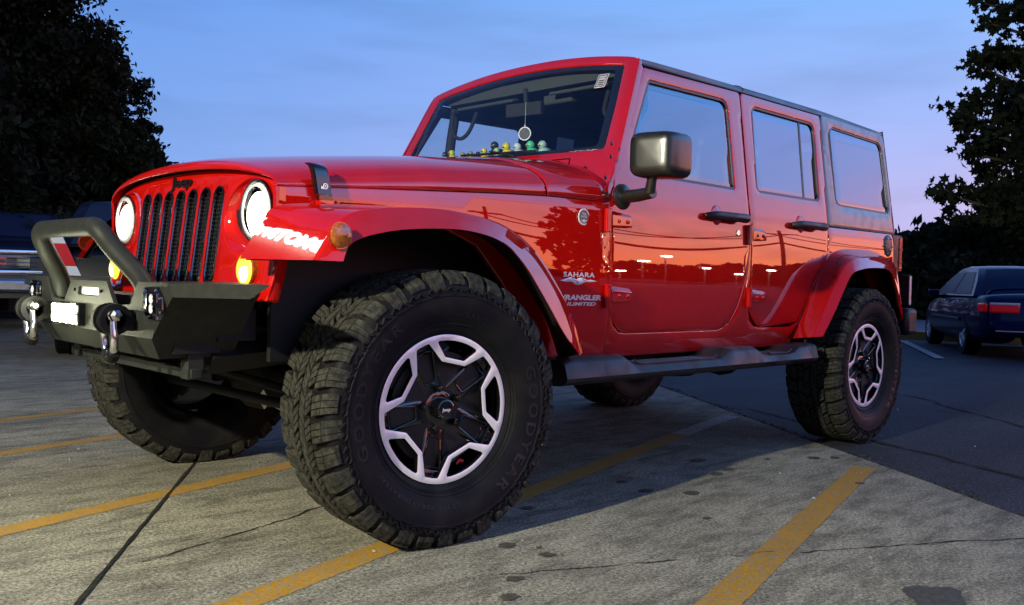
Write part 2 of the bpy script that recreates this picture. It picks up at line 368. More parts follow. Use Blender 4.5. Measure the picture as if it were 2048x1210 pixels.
def offs(l, d):
    out = []; n = len(l)
    for i in range(n):
        a = Vector(l[i])-Vector(l[i-1]); b = Vector(l[(i+1) % n])-Vector(l[i]); t = (a.normalized()+b.normalized())
        if t.length < 1e-6: t = a
        t.normalize(); out.append((l[i][0]+t.y*d, l[i][1]-t.x*d))
    return out
def panel(mb, outer, holes, fn, out, step=.04, thick=.012, rb=.0025, m=0, m_rim=None, back=False):
    """sheet-metal panel: 2D outline (with holes) mapped by fn(u,v)->3D, edge rolled inwards. out = outward reference vector"""
    loops = [outer]+list(holes); L2 = []
    for i, l in enumerate(loops):
        l = resample(l, step); a = area(l)
        if (i == 0) != (a > 0): l = l[::-1]
        L2.append(l)
    pts = [Vector(p) for l in L2 for p in l]; edges = []; k = 0
    for l in L2:
        edges += [(k+i, k+(i+1) % len(l)) for i in range(len(l))]; k += len(l)
    us = [p[0] for p in L2[0]]; vs = [p[1] for p in L2[0]]
    u = min(us)+step/2
    bnd = [p for l in L2 for p in l]; bn = np.array(bnd)
    while u < max(us):
        v = min(vs)+step/2
        while v < max(vs):
            if inside((u, v), L2[0]) and not any(inside((u, v), h) for h in L2[1:]) and np.min((bn[:, 0]-u)**2+(bn[:, 1]-v)**2) > (step*.45)**2: pts.append(Vector((u, v)))
            v += step
        u += step
    vc, ed, fc, ov, oe, of = delaunay_2d_cdt(pts, edges, [], 1, 1e-7)
    F = []
    for f in fc:
        c = sum((vc[i] for i in f), Vector((0, 0)))/len(f)
        if not inside(c, L2[0]) or any(inside(c, h) for h in L2[1:]): continue
        F.append(tuple(f))
    def n3(p):
        e = 1e-4; P = Vector(fn(p[0], p[1])); a = Vector(fn(p[0]+e, p[1]))-P; b = Vector(fn(p[0], p[1]+e))-P; n = a.cross(b).normalized()
        return n if n.dot(Vector(out)) > 0 else -n
    V = [Vector(fn(p[0], p[1])) for p in vc]; base = len(mb.v)
    cross = (lambda p: (Vector(fn(p[0]+1e-4, p[1]))-Vector(fn(*p))).cross(Vector(fn(p[0], p[1]+1e-4))-Vector(fn(*p))).dot(Vector(out)))
    flip = cross(L2[0][0]) < 0
    mp_ = {}
    for i, o_ in enumerate(ov):
        for j in o_: mp_[j] = i
    RF = []; k = 0
    for l in L2:
        o1 = offs(l, rb); idx0 = [mp_[k+i] for i in range(len(l))]; k += len(l)
        nn = [n3(p) for p in l]
        r0 = len(V); V += [Vector(fn(*p))-q*rb*.35 for p, q in zip(offs(l, rb*.7), nn)]
        r1 = len(V); V += [Vector(fn(*p))-q*rb for p, q in zip(o1, nn)]
        r2 = len(V); V += [Vector(fn(*p))-q*thick for p, q in zip(o1, nn)]
        n = len(l)
        for i in range(n):
            j = (i+1) % n
            RF += [(idx0[j], idx0[i], r0+i, r0+j), (r0+j, r0+i, r1+i, r1+j), (r1+j, r1+i, r2+i, r2+j)]
    if flip: F = [f[::-1] for f in F]; RF = [f[::-1] for f in RF]
    mb.add(V, F, m); mb.f += [tuple(i+base for i in q) for q in RF]; mb.m += [m if m_rim is None else m_rim]*len(RF)
    if back: mb.f += [tuple(i+base for i in q)[::-1] for q in F]; mb.m += [m]*len(F)
    return mb
_tc = {}
def text2d(s, size=1.0, shear=0, bold=0, spacing=1.0):
    """2D outline mesh of a string, normalised: baseline at 0, cap height 1, x from 0"""
    key = (s, shear, bold, spacing)
    if key not in _tc:
        c = bpy.data.curves.new('t', 'FONT'); c.body = s; c.shear = shear; c.offset = bold; c.space_character = spacing; c.resolution_u = 3
        o = bpy.data.objects.new('t', c); col.objects.link(o); dg = bpy.context.evaluated_depsgraph_get(); me = bpy.data.meshes.new_from_object(o.evaluated_get(dg))
        v = [(p.co.x, p.co.y) for p in me.vertices]; f = [tuple(q.vertices) for q in me.polygons]
        bpy.data.objects.remove(o); bpy.data.curves.remove(c); bpy.data.meshes.remove(me)
        x0 = min(p[0] for p in v); v = [((p[0]-x0)/.72, p[1]/.72) for p in v]; _tc[key] = (v, f)
    return _tc[key]
def text(mb, s, fn, size, width=None, m=0, **k):
    v, f = text2d(s, **k); w = max(p[0] for p in v); sx = (width/w) if width else size
    # subdivide not needed: small
    return mb.add([fn(p[0]*sx, p[1]*size) for p in v], f, m)
def cr(P, n):
    """Catmull-Rom through points"""
    P = [Vector(p) for p in P]; out = []
    for i in range(len(P)-1):
        a, b, c, d = P[max(i-1, 0)], P[i], P[i+1], P[min(i+2, len(P)-1)]
        for k in range(n):
            t = k/n; out.append(.5*((2*b)+(c-a)*t+(2*a-5*b+4*c-d)*t*t+(3*b-a-3*c+d)*t**3))
    out.append(P[-1]); return out
def copy_tree(o, parent=None):
    c = o.copy(); col.objects.link(c); c.parent = parent
    for ch in list(o.children): copy_tree(ch, c)
    return c

# ================================================================== GROUND
def sheet(name, pts, z, m, kind='structure', sub=0):
    b = MB(); b.add([(x, y, z) for x, y in pts], [tuple(range(len(pts)))]); o = b.build(name, m, smooth=False); 
    if kind: o['kind'] = kind
    return o
sheet('asphalt_ground', [(-900, -900), (900, -900), (900, 900), (-900, 900)], -.012, M['asphalt'])
DJ = Vector((.5664, .8241)); NJ = Vector((.8241, -.5664)); PJ = Vector((-1.842, 1.988))
def gp(a, b): p = PJ+DJ*a+NJ*b; return (p.x, p.y)       # ground point: a along the slab edge, b away from the asphalt
# slab edge slightly ragged
edge = [gp(11-.35*i, random.uniform(-.012, .012)) for i in range(66)]
JW = .006
slabs = [edge+[gp(-12, 3.07-JW), gp(11, 3.07-JW)], [gp(11, 3.07+JW), gp(-12, 3.07+JW), gp(-12, 6.6), gp(11, 6.6)], [gp(11, 6.62), gp(-12, 6.62), gp(-12, 14), gp(11, 14)]]
b = MB()
for s_ in slabs:
    n = len(s_); b.add([(x, y, 0) for x, y in s_]+[(x, y, -.012) for x, y in s_], [tuple(range(n))]+[(i, i+n, (i+1) % n+n, (i+1) % n) for i in range(n)])
o = b.build('concrete_pavement', M['concrete'], smooth=False); o['kind'] = 'structure'
def ribbon(name, path, w, m, z=.004, jag=0, kind='structure'):
    b = MB(); P = [Vector(p) for p in path]; V = []
    for i, p in enumerate(P):
        t = (P[min(i+1, len(P)-1)]-P[max(i-1, 0)]).normalized(); nrm = Vector((-t.y, t.x)); ww = w/2*(1+random.uniform(-jag, jag))
        V += [(p.x+nrm.x*ww, p.y+nrm.y*ww, z), (p.x-nrm.x*ww, p.y-nrm.y*ww, z)]
    b.add(V, [(2*i, 2*i+1, 2*i+3, 2*i+2) for i in range(len(P)-1)]); o = b.build(name, m, smooth=False)
    if kind: o['kind'] = kind
    return o
def lerp2(a, b, n): return [(a[0]+(b[0]-a[0])*i/n, a[1]+(b[1]-a[1])*i/n) for i in range(n+1)]
LW = .10
def line(name, path, w, m):
    a, b_ = path[0], path[-1]; n = int(math.dist(a, b_)/.012); return ribbon(name, lerp2(a, b_, n), w, m, .0015, .045)
line('yellow_line', lerp2((1.6, 2.205), (-2.25, 1.213), 40), LW, M['yellow'])
line('yellow_line', lerp2((2.4, 1.40), (-2.26, .182), 50), LW, M['yellow'])
line('white_line', lerp2((-2.28, .177), (-3.14, -.033), 10), LW, M['whiteline'])
line('yellow_line', lerp2((2.5, .36), (-1.2, -.65), 40), LW*.95, M['yellow'])
line('yellow_line', lerp2((2.4, -.90), (-1.6, -1.86), 40), LW*.8, M['yellow'])
line('yellow_line', lerp2((1.6, -1.95), (-1.6, -2.75), 30), LW*.8, M['yellow'])
line('white_line', lerp2((-12.9, -2.86), (-9.6, -1.10), 20), .12, M['whiteline'])
def wob(a, b, n, j): return [(p[0]+random.uniform(-j, j), p[1]+random.uniform(-j, j)) for p in lerp2(a, b, n)]
ribbon('crack', wob((.76, .497), (.22, .355), 14, .008)+wob((.2, .35), (-.25, .16), 10, .012), .006, M['crack'], .0022, .8)
ribbon('crack', wob((-.78, 1.66), (-1.25, 1.905), 16, .006)+wob((-1.27, 1.91), (-1.7, 2.2), 10, .008), .006, M['crack'], .0022, .8)
ribbon('crack', wob((.071, 1.219), (-.72, 1.60), 22, .01), .004, M['crack'], .0022, .9)
ribbon('crack', wob((-3.6, -.2), (-2.6, 1.9), 30, .02)+wob((-2.6, 1.9), (-2.2, 3.0), 10, .02), .03, M['crack'], -.008, .8)
ribbon('crack', wob((-6.6, -1.2), (-3.2, 2.6), 40, .05), .025, M['crack'], -.008, .8)
ribbon('crack', wob((-9, 1.0), (-4.2, 3.1), 40, .05), .03, M['crack'], -.008, .8)
ribbon('expansion_joint', [gp(a, 3.07+random.uniform(-.001, .001)) for a in np.linspace(10, -11, 300)], .013, M['crack'], .0030, .25)
# grit and moss gathered along the slab edge
b = MB()
for i in range(3200):
    a = random.uniform(-6.5, 4); d = random.gauss(-.022, .028)*(.5+noise.noise((a*3, 0, 0))+.5); p = gp(a, d); s_ = random.uniform(.0012, .0045)
    b.box((p[0], p[1], -.008+s_*.3), (s_*2.2, s_*1.6, s_), rot=(random.random(), random.random(), random.random()*3), taper=.6)
o = b.build('edge_grit', M['moss'], smooth=False); o['kind'] = 'stuff'; o['label'] = 'dark grit and moss along the edge of the concrete slab'
b = MB()
for i in range(170):
    p = gp(random.uniform(-3, 8), random.uniform(-2.5, 4)); s_ = random.uniform(.003, .009)
    b.box((p[0], p[1], .002+(-.010 if (Vector(p)-PJ).dot(NJ) < 0 else 0)), (s_*2, s_*1.2, s_), rot=(random.random(), random.random(), random.random()*3), taper=.7)
o = b.build('pale_litter', M['whiteline'], smooth=False); o['kind'] = 'stuff'; o['label'] = 'small pale stones and leaf bits scattered on the paving'
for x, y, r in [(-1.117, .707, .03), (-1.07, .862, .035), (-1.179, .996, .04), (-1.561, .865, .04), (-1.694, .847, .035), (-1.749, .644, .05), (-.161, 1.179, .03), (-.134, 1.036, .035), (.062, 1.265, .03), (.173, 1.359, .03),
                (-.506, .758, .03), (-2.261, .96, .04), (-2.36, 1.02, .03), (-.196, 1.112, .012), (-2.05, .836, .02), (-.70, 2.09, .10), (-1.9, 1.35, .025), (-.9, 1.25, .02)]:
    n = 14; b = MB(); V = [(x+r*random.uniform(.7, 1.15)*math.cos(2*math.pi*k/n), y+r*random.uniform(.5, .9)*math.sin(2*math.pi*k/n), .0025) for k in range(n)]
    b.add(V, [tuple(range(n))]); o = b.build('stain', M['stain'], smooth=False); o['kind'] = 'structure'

# ================================================================== OFF-ROADER (x forward, y to its left, z up; origin on the ground under the front axle)
car = empty('off_road_vehicle')
tag(car, 'glossy red four-door off-road vehicle with black winch bumper and lit headlights', 'off-road vehicle')
TB = [(.46, .722), (.50, .735), (.56, .752), (.62, .765), (.72, .772), (.85, .775), (1.0, .7727), (1.08, .7697), (1.12, .7675), (1.16, .7635), (1.20, .7575), (1.25, .7495), (1.35, .7325), (1.50, .707), (1.75, .6645), (1.85, .6475)]
def hermite(T, z):
    if z <= T[0][0]: return T[0][1]
    if z >= T[-1][0]: return T[-1][1]
    for i in range(len(T)-1):
        if z <= T[i+1][0]: break
    def sl(j):
        if j <= 0: return (T[1][1]-T[0][1])/(T[1][0]-T[0][0])
        if j >= len(T)-1: return (T[-1][1]-T[-2][1])/(T[-1][0]-T[-2][0])
        return (T[j+1][1]-T[j-1][1])/(T[j+1][0]-T[j-1][0])
    h = T[i+1][0]-T[i][0]; t = (z-T[i][0])/h
    return (2*t**3-3*t*t+1)*T[i][1]+(t**3-2*t*t+t)*h*sl(i)+(-2*t**3+3*t*t)*T[i+1][1]+(t**3-t*t)*h*sl(i+1)
def Yb(x, z):
    y = hermite(TB, z)
    if x > -.9: y -= (x+.9)/1.34*(y-.62)
    return y
def side(s, off=0): return lambda x, z: (x, s*(Yb(x, z)+off), z)
def part(b, name, m, parent=car, **k): return b.build(name, m, parent, **k)

# ---- body: both flanks, tail, floor
door_f = rp([(-.903, 1.122), (-1.032, 1.402), (-1.213, 1.708, .02), (-1.968, 1.728, .02), (-1.932, 1.242), (-1.924, .97), (-1.905, .86), (-1.848, .735), (-1.745, .617, .10), (-1.0, .617, .10), (-.911, .70)], 8)
door_r = rp([(-1.982, 1.729, .02), (-2.785, 1.738, .02), (-2.722, 1.142), (-2.712, .985), (-2.60, .885), (-2.549, .821), (-2.42, .645, .06), (-2.05, .621, .10), (-1.951, .70), (-1.946, 1.0), (-1.95, 1.24)], 8)
def grow(l, d):
    if area(l) < 0: l = l[::-1]
    return offs(l, d)
body_out = [(-.909, 1.118), (-.915, .70), (-.945, .645), (-.985, .617), (-1.03, .611), (-1.70, .611), (-1.78, .64), (-1.85, .725), (-1.91, .86), (-1.930, .97), (-1.932, 1.12),
            (-1.941, 1.12), (-1.940, .70), (-1.96, .655), (-2.0, .625), (-2.05, .615), (-2.36, .615), (-2.43, .64), (-2.555, .812), (-2.61, .878), (-2.718, .982), (-2.722, 1.135),
            (-3.553, 1.142), (-3.562, 1.10), (-3.565, .64), (-3.36, .60), (-3.30, .80), (-3.18, .93), (-2.95, .97), (-2.74, .95), (-2.60, .86), (-2.47, .70), (-2.39, .55), (-2.39, .525), (-.60, .525), (-.60, .57), (-.70, .70), (-.80, .75), (-.86, 1.0), (-.870, 1.118)]
fend = [(.4375, .96), (.4375, 1.045), (.441, 1.0665), (.204, 1.080), (-.164, 1.100), (-.40, 1.112), (-.601, 1.119), (-.909, 1.1205), (-.914, .70), (-.914, .525), (-.57, .525), (-.50, .62), (-.40, .80), (-.28, .93), (-.1, 1.0), (.15, 1.0), (.33, .96)]
b = MB()
for s in (1, -1):
    panel(b, [p for p in body_out if p[0] < -.905] + [(-.921, .525), (-.921, .60)], [], side(s), (0, s, 0), .045, .02, .003)
    panel(b, fend, [], side(s), (0, s, 0), .045, .02, .003)
# tail panel and inner rear corners
panel(b, rp([(-.70, .62), (.70, .62), (.745, .85), (.745, 1.14), (-.745, 1.14), (-.745, .85)]), [], lambda y, z: (-3.572, y, z), (-1, 0, 0), .2, .02)
for s in (1, -1):
    rows = []
    for z in np.linspace(.60, 1.14, 12):
        yb = Yb(-3.56, z); rows.append([(-3.545, s*yb, z), (-3.560, s*(yb-.005), z), (-3.570, s*(yb-.02), z), (-3.572, s*(yb-.05), z)])
    b.grid(rows, flip=s < 0)
body = part(b, 'body', M['red'])
# dark jamb behind door gaps, and inner boxes added to stop light leaking through
b = MB()
for s in (1, -1):
    panel(b, [(-.87, 1.10), (-.87, .55), (-2.5, .55), (-2.5, .72), (-2.76, .98), (-2.76, 1.13)], [], side(s, -.03), (0, s, 0), .2, .01)
b.box((-1.9, 0, .57), (2.9, 1.42, .03)); b.box((-.86, 0, .84), (.03, 1.34, .55))
b.box((-3.1, 0, .98), (.85, 1.40, .02)); b.box((-.2, 0, .86), (1.25, 1.02, .30)); b.box((-2.6, .60, .80), (.02, .30, .42)); b.box((-2.6, -.60, .80), (.02, .30, .42))
for s in (1, -1):      # inner wheel wells
    b.box((-.22, s*.56, .80), (1.28, .02, .50)); b.box((-2.95, s*.58, .78), (1.1, .02, .44))
    b.box((-2.95, s*.67, .97), (1.0, .16, .02)); b.box((-3.52, s*.66, .80), (.02, .2, .40))
part(b, 'inner_structure', M['under'], smooth=False)

# ---- hood and cowl
def zline(x): return np.interp(x, [-.91, -.601, -.40, -.164, .204, .441, .6], [1.1245, 1.1235, 1.1165, 1.1045, 1.0845, 1.0710, 1.066])
HX = [.4635, .468, .470, .467, .458, .44, .40, .32, .2, .05, -.1, -.25, -.40, -.50, -.560, -.574, -.580, -.582]
HZ = [1.148, 1.150, 1.156, 1.165, 1.173, 1.180, 1.190, 1.203, 1.218, 1.235, 1.252, 1.268, 1.283, 1.293, 1.299, 1.3, 1.297, 1.285]
def section(x, zc, n, yo=0, bulge=.03, dz=0, zlow=None, N=44):
    zs = float(zline(min(x, .441))); Y = Yb(min(x, .441), zs)+yo; H = zc-zs; row = []
    for i in range(N+1):
        th = math.pi*i/N; c, s_ = math.cos(th), math.sin(th)
        y = Y*math.copysign(abs(c)**(2/n), c); z = zs+H*abs(s_)**(2/n)+dz
        row.append(Vector((x-bulge*(abs(y)/.62)**4, y, z)))
    return row
b = MB(); rows = []
for i, (x, zc) in enumerate(zip(HX, HZ)):
    t = min(1, max(0, (.46-x)/.5)); n = 2.02+.42*t; 
    rows.append(section(x, zc, n, bulge=.03 if x > .2 else .03*max(0, (x+.1)/.3) if x > -.1 else (-.0 if x > -.45 else -.0)))
b.grid(rows)
hood = part(b, 'hood', M['red'], ang=50, solid=.004)
# raised centre crease lines on the hood are part of its pressing: two soft ribs
b = MB(); rows = []
for x, zc in zip([-.590, -.596, -.604, -.66, -.72, -.78, -.82, -.86, -.90], [1.290, 1.302, 1.3055, 1.311, 1.317, 1.322, 1.325, 1.328, 1.331]):
    rows.append(section(x, zc, 2.44, bulge=0))
b.grid(rows); cowl = part(b, 'cowl', M['red'], ang=50, solid=.004)
# dark sheet standing in for the shade inside the hood/cowl seam
b = MB()
rows = [section(x, z, 2.1+.3*(.46-x), yo=-.012, bulge=.03 if x > .2 else 0, dz=-.012) for x, z in [(.44, 1.165), (.3, 1.19), (0, 1.225), (-.3, 1.262), (-.58, 1.288), (-.62, 1.292), (-.9, 1.318)]]
b.grid(rows); part(b, 'seam_shade', M['void'])

# ---- windshield frame, glass
def W(y, z, off=0): return -.925-.5*(z-1.2)+.03*(1-(y/.72)**2)+off
def wfn(off=0): return lambda y, z: (W(y, z, off), y, z)
TOPL = [(y, 1.812-.064*(abs(y)/.662)**2.2) for y in np.linspace(.60, -.60, 21)]
wf_out = rp([(-.760, 1.14), (.760, 1.14), (.738, 1.30), (.722, 1.40), (.689, 1.60), (.664, 1.745, .05)]+TOPL+[(-.664, 1.745, .05), (-.689, 1.60), (-.722, 1.40), (-.738, 1.30)], 6)
HTOP = [(y, 1.780-.050*(abs(y)/.6)**2) for y in np.linspace(.56, -.56, 19)]
wf_hole = rp([(-.664, 1.342, .022), (0, 1.350), (.664, 1.342, .022), (.636, 1.55), (.606, 1.728, .022)]+HTOP+[(-.606, 1.728, .022), (-.636, 1.55)], 6)
b = MB(); panel(b, wf_out, [wf_hole], wfn(), (1, 0, .5), .04, .035, .006)
# side faces of the A-pillars / hinge brackets down to the cowl
for s in (1, -1):
    panel(b, [(-.815, 1.125), (-.905, 1.127), (-1.036, 1.408), (-1.208, 1.700), (-1.212, 1.735), (-1.198, 1.745), (-1.102, 1.55), (-1.028, 1.40), (-.978, 1.30), (-.935, 1.22), (-.87, 1.16)], [], lambda x, z, s=s: (x, s*(Yb(x, z)-.001 if z > 1.2 else Yb(x, z)+.001), z), (0, s, 0), .03, .03, .004)
part(b, 'windshield_frame', M['red'])
b = MB()
for s in (1, -1):
    for x, y, z in [(-.884, .757, 1.216), (-.866, .764, 1.159), (-.940, .737, 1.355), (-.928, .745, 1.303)]:
        b.lathe([(.003, .0085), (.006, .0080), (.007, .004), (.007, 0)], (x, s*y, z), 'y', 10, sy=s)
for y, z in [(.60, 1.27), (.585, 1.235)]:
    for s in (1, -1): b.lathe([(.001, .0085), (.005, .0075), (.006, 0)], (W(y, z), s*y, z), 'x', 10)
islands(b, 'frame_bolt', M['seal'], car)
b = MB(); inner = [(p[0]*.925, 1.548+(p[1]-1.548)*.90) for p in wf_hole]
panel(b, [(p[0]*1.01, 1.54+(p[1]-1.54)*1.02) for p in wf_hole], [inner], wfn(-.006), (1, 0, .5), .04, .004, .001)
part(b, 'windshield_border', M['seal'])
b = MB(); panel(b, [(p[0]*1.0, p[1]) for p in wf_hole], [], wfn(-.0045), (1, 0, .5), .05, .001, .0005)
ws = part(b, 'windshield_glass', M['wglass'])
# fold-down panel seam under the glass
b = MB()
for z, y0, y1 in ((1.318, -.50, .50),):
    b.tube([(W(y, z, .0015), y, z) for y in np.linspace(y0, y1, 24)], .0022, 6)
b.tube([(W(.50, z, .0015), .50+(1.318-z)*.25, z) for z in np.linspace(1.318, 1.255, 8)], .0022, 6)
part(b, 'fold_seam', M['void'])
# inspection sticker inside the top corner
b = MB(); sk = lambda u, v, o=.001: (W(.535-u*.004-v*.0, 1.655+v, o), .475+u, 1.640+v+.0*u)
def skf(o): return lambda u, v: (W(.48+u, 1.625+v, o), .487+u, 1.632+v)
panel(b, rp([(0, 0, .004), (.055, 0, .004), (.055, .062, .004), (0, .062, .004)]), [], skf(.0), (1, 0, .5), .05, .0004, .0003)
st = part(b, 'inspection_sticker', M['silver'])
b = MB(); fk = skf(.0008)
panel(b, rp([(.004, .004), (.051, .004), (.051, .058), (.004, .058)]), [rp([(.0075, .0075), (.0475, .0075), (.0475, .0545), (.0075, .0545)])], fk, (1, 0, .5), .05, .0002, .0002)
for v0 in (.012, .021, .030): b.add([fk(.013, v0), fk(.043, v0), fk(.043, v0+.005), fk(.013, v0+.005)], [(0, 1, 2, 3)])
text(b, '10 24', lambda u, v: fk(.011+u, .041+v), .009, width=.034)
part(b, 'printing', M['blackmark'], parent=st, smooth=False)
# wipers
b = MB()
def wsp(y, z, o): return (W(y, z, o), y, z)
b.tube([wsp(.225, 1.318, .02), wsp(.205, 1.345, .035), wsp(.10, 1.372, .030), wsp(.02, 1.385, .024)], [.010, .011, .008, .005], 8, flat=.6)
b.tube([wsp(.30, 1.366, .016), wsp(.10, 1.372, .016), wsp(-.18, 1.384, .016)], .006, 6)
b.lathe([(0, .016), (.022, .014), (.026, 0)], wsp(.225, 1.315, .0), 'x', 14)
part(b, 'wiper', M['plastic'])
b = MB()
b.tube([wsp(-.28, 1.325, .02), wsp(-.30, 1.350, .030), wsp(-.40, 1.376, .028), wsp(-.50, 1.386, .022)], [.010, .010, .008, .005], 8, flat=.6)
b.tube([wsp(-.22, 1.378, .016), wsp(-.42, 1.378, .016), wsp(-.64, 1.384, .016)], .006, 6)
part(b, 'wiper', M['plastic'])
b = MB(); b.lathe([(0, .013), (.05, .013), (.055, .010), (.055, 0)], (-.80, -.40, 1.31), 'z', 12); part(b, 'hood_stop', M['plastic'])

# ---- grille
def G(y, z): return .478-.12*(z-.78)-.03*(abs(y)/.62)**4-.02*max(0, (abs(y)-.56)/.06)**2*.5
def gfn(off=0): return lambda y, z: (G(y, z)+off, y, z)
top = [(.618*math.cos(t), 1.062+.082*math.sin(t)) for t in np.linspace(.12, math.pi-.12, 34)]
g_out = [(-.600, .735), (.600, .735), (.612, .80), (.618, .93), (.6185, 1.05)]+top+[(-.6185, 1.05), (-.618, .93), (-.612, .80)]
def capsule(y, z0, z1, r, n=10):
    return [(y+r*math.cos(t), z1-r+r*math.sin(t)) for t in np.linspace(0, math.pi, n)]+[(y+r*math.cos(t), z0+r+r*math.sin(t)) for t in np.linspace(math.pi, 2*math.pi, n)]
def ell(y, z, a, c, n=48): return [(y+a*math.cos(t), z+c*math.sin(t)) for t in np.linspace(0, 2*math.pi, n, endpoint=False)]
slots = [capsule(k*.0915, .768, 1.090, .0345) for k in range(-3, 4)]
HLc = (.464, .986); HLl = (.497, 1.0)
hls = [ell(s*HLc[0], HLc[1], .140, .119) for s in (1, -1)]; tss = [ell(s*.497, .8225, .054, .052, 30) for s in (1, -1)]
b = MB(); panel(b, g_out, slots+hls+tss, gfn(), (1, 0, 0), .035, .05, .004)
for s in (1, -1):   # outer cheek wrapping back to the fender
    rows = []
    for z in np.linspace(.735, 1.068, 14):
        y0 = .6005+.0175*min(1, (z-.735)/.2); rows.append([(G(y0, z)-.003, s*(y0+.001), z), (G(y0, z)-.012, s*(y0+.005), z), (.432, s*(y0+.006), z), (.415, s*(y0+.004), z)])
    b.grid(rows, flip=s > 0)
# headlight bowls
for s in (1, -1):
    rows = []
    for t in np.linspace(0, 1, 7):
        rows.append([(G(s*(HLc[0]+.140*math.cos(a)), HLc[1]+.119*math.sin(a))*(1-t)+(.431)*t-.03*math.sin(t*math.pi)*.6, s*((HLc[0]*(1-t)+HLl[0]*t)+(.140*(1-t)+.098*t)*math.cos(a)), (HLc[1]*(1-t)+HLl[1]*t)+(.118*(1-t)+.098*t)*math.sin(a)) for a in np.linspace(0, 2*math.pi, 49)])
    b.grid(rows)
grille = part(b, 'grille', M['red'])
b = MB()
for k in range(-3, 4):
    y = k*.0915
    for sgn, r_, off in ((1, .0285, .002),):
        c = capsule(y, .773, 1.085, .0315, 9); b.tube([gfn(-.001)(*p) for p in c], .0048, 7, closed=True)
    # inner wall
    c = capsule(y, .775, 1.083, .030, 9)+[capsule(y, .775, 1.083, .030, 9)[0]]
    b.grid([[gfn(0)(*p) for p in c], [gfn(-.045)(*p) for p in c]])
part(b, 'slot_trim', M['dark_chrome'], parent=grille)
b = MB(); hx = .0088
for k in range(-3, 4):
    y0 = k*.0915
    for r_ in range(-1, 24):
        for c_ in range(-2, 3):
            cy = y0+c_*hx*1.732+(hx*.866 if r_ % 2 else 0); cz = .785+r_*hx*1.5
            P = [(cy+hx*math.sin(math.pi/3*i), cz+hx*math.cos(math.pi/3*i)) for i in range(6)]; Q = [(cy+(hx-.0016)*math.sin(math.pi/3*i), cz+(hx-.0016)*math.cos(math.pi/3*i)) for i in range(6)]
            if not inside((cy, cz), capsule(y0, .768, 1.09, .034)): continue
            V = [gfn(-.013)(*p) for p in P]+[gfn(-.013)(*p) for p in Q]+[gfn(-.018)(*p) for p in Q]
            b.add(V, [(i, (i+1) % 6, 6+(i+1) % 6, 6+i) for i in range(6)]+[(6+i, 6+(i+1) % 6, 12+(i+1) % 6, 12+i) for i in range(6)])
part(b, 'mesh_insert', M['mesh'], parent=grille, smooth=False)
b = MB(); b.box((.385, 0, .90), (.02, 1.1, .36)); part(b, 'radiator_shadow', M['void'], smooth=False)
b = MB(); text(b, 'Jeep', lambda u, v: (G(-.078+u, 1.090)+.006, -.078+u, 1.0985+v), .037, width=.156, bold=.012, shear=.10)
e = part(b, 'maker_emblem', M['blackmark'], parent=grille, smooth=False); e.modifiers.new('s', 'SOLIDIFY').thickness = .006
# headlights, turn signals
for s in (1, -1):
    b = MB(); c = (.426, s*HLl[0], HLl[1])
    b.lathe([(-.02, .096), (.004, .0975), (.012, .096), (.012, .0895), (.002, .088)], c, 'x', 48)
    h = part(b, 'headlight', M['chrome'])
    b = MB(); b.lathe([(-.02, .088), (-.028, .05), (-.03, 0)], c, 'x', 40); part(b, 'reflector', M['chrome'], parent=h)
    c2 = (c[0], c[1]+s*.002, c[2]-.010); b = MB(); b.lathe([(-.010, .066), (.003, .070), (.009, .060), (.0095, .05)], c2, 'x', 40); part(b, 'lens', M['lens_edge'], parent=h)
    b = MB(); b.lathe([(.006, .060), (.012, .050), (.017, .03), (.018, 0)], (c2[0], c2[1], c2[2]-.006), 'x', 40, scale=(.90, 1)); part(b, 'lamp_core', M['lens'], parent=h)
    b = MB(); b.box((c[0]+.006, c[1]-s*.01, c[2]+.068), (.006, .075, .004)); part(b, 'beam_shade', M['dark_chrome'], parent=h)
    b = MB(); b.lathe([(.0045, .0885), (.014, .082), (.016, .074), (.011, .075)], c, 'x', 40); part(b, 'lens_ring', M['clearlens'], parent=h)
    b = MB(); c = (.462, s*.497, .8225)
    b.lathe([(-.02, .052), (.006, .052), (.010, .049), (.008, .046)], c, 'x', 32); t_ = part(b, 'turn_signal', M['amber'])
    b = MB(); b.lathe([(.008, .047), (.016, .036), (.020, .018), (.021, 0)], c, 'x', 28); part(b, 'lamp_lens', M['amber_lit'], parent=t_)
    b = MB(); b.lathe([(.0165, .030), (.0215, .015), (.0225, 0)], (c[0], c[1]+s*.008, c[2]-.008), 'x', 20); part(b, 'bulb_glow', M['amber_hot'], parent=t_)
# ---- hood latches
for s in (1, -1):
    b = MB(); rows = []
    for x0, wd in ((.322, .027),):
        prof = [(.632, 1.146), (.650, 1.136), (.658, 1.112), (.6605, 1.082), (.664, 1.052)]
        prof = cr([(p[0], p[1], 0) for p in prof], 4)
        for i, p in enumerate(prof):
            k = i/len(prof); x = x0-.018*k; w = wd*(1+.0*k)
            rows.append([(x+w, s*(p.x-.014), p.y), (x+w, s*p.x, p.y), (x+w*.8, s*(p.x+.004), p.y+.001), (x-w*.8, s*(p.x+.004), p.y+.001), (x-w, s*p.x, p.y), (x-w, s*(p.x-.014), p.y)])
    b.grid(rows, flip=s > 0); b.box((.302, s*.658, 1.044), (.045, .02, .014))
    l_ = part(b, 'hood_latch', M['gloss_black'])
    b = MB(); b.lathe([(0, .009), (.002, .009), (.002, .0055), (.0, .0055)], (.304, s*.6675, 1.078), 'y', 16, sy=s); b.lathe([(0.0015, .003), (.0025, 0)], (.304, s*.6675, 1.078), 'y', 10, sy=s); b.box((.313, s*.668, 1.073), (.010, .002, .008))
    part(b, 'latch_mark', M['white'], parent=l_)
    b = MB(); b.box((.295, s*.652, 1.030), (.05, .03, .022)); part(b, 'latch_base', M['red'], parent=l_, bevel=.003)

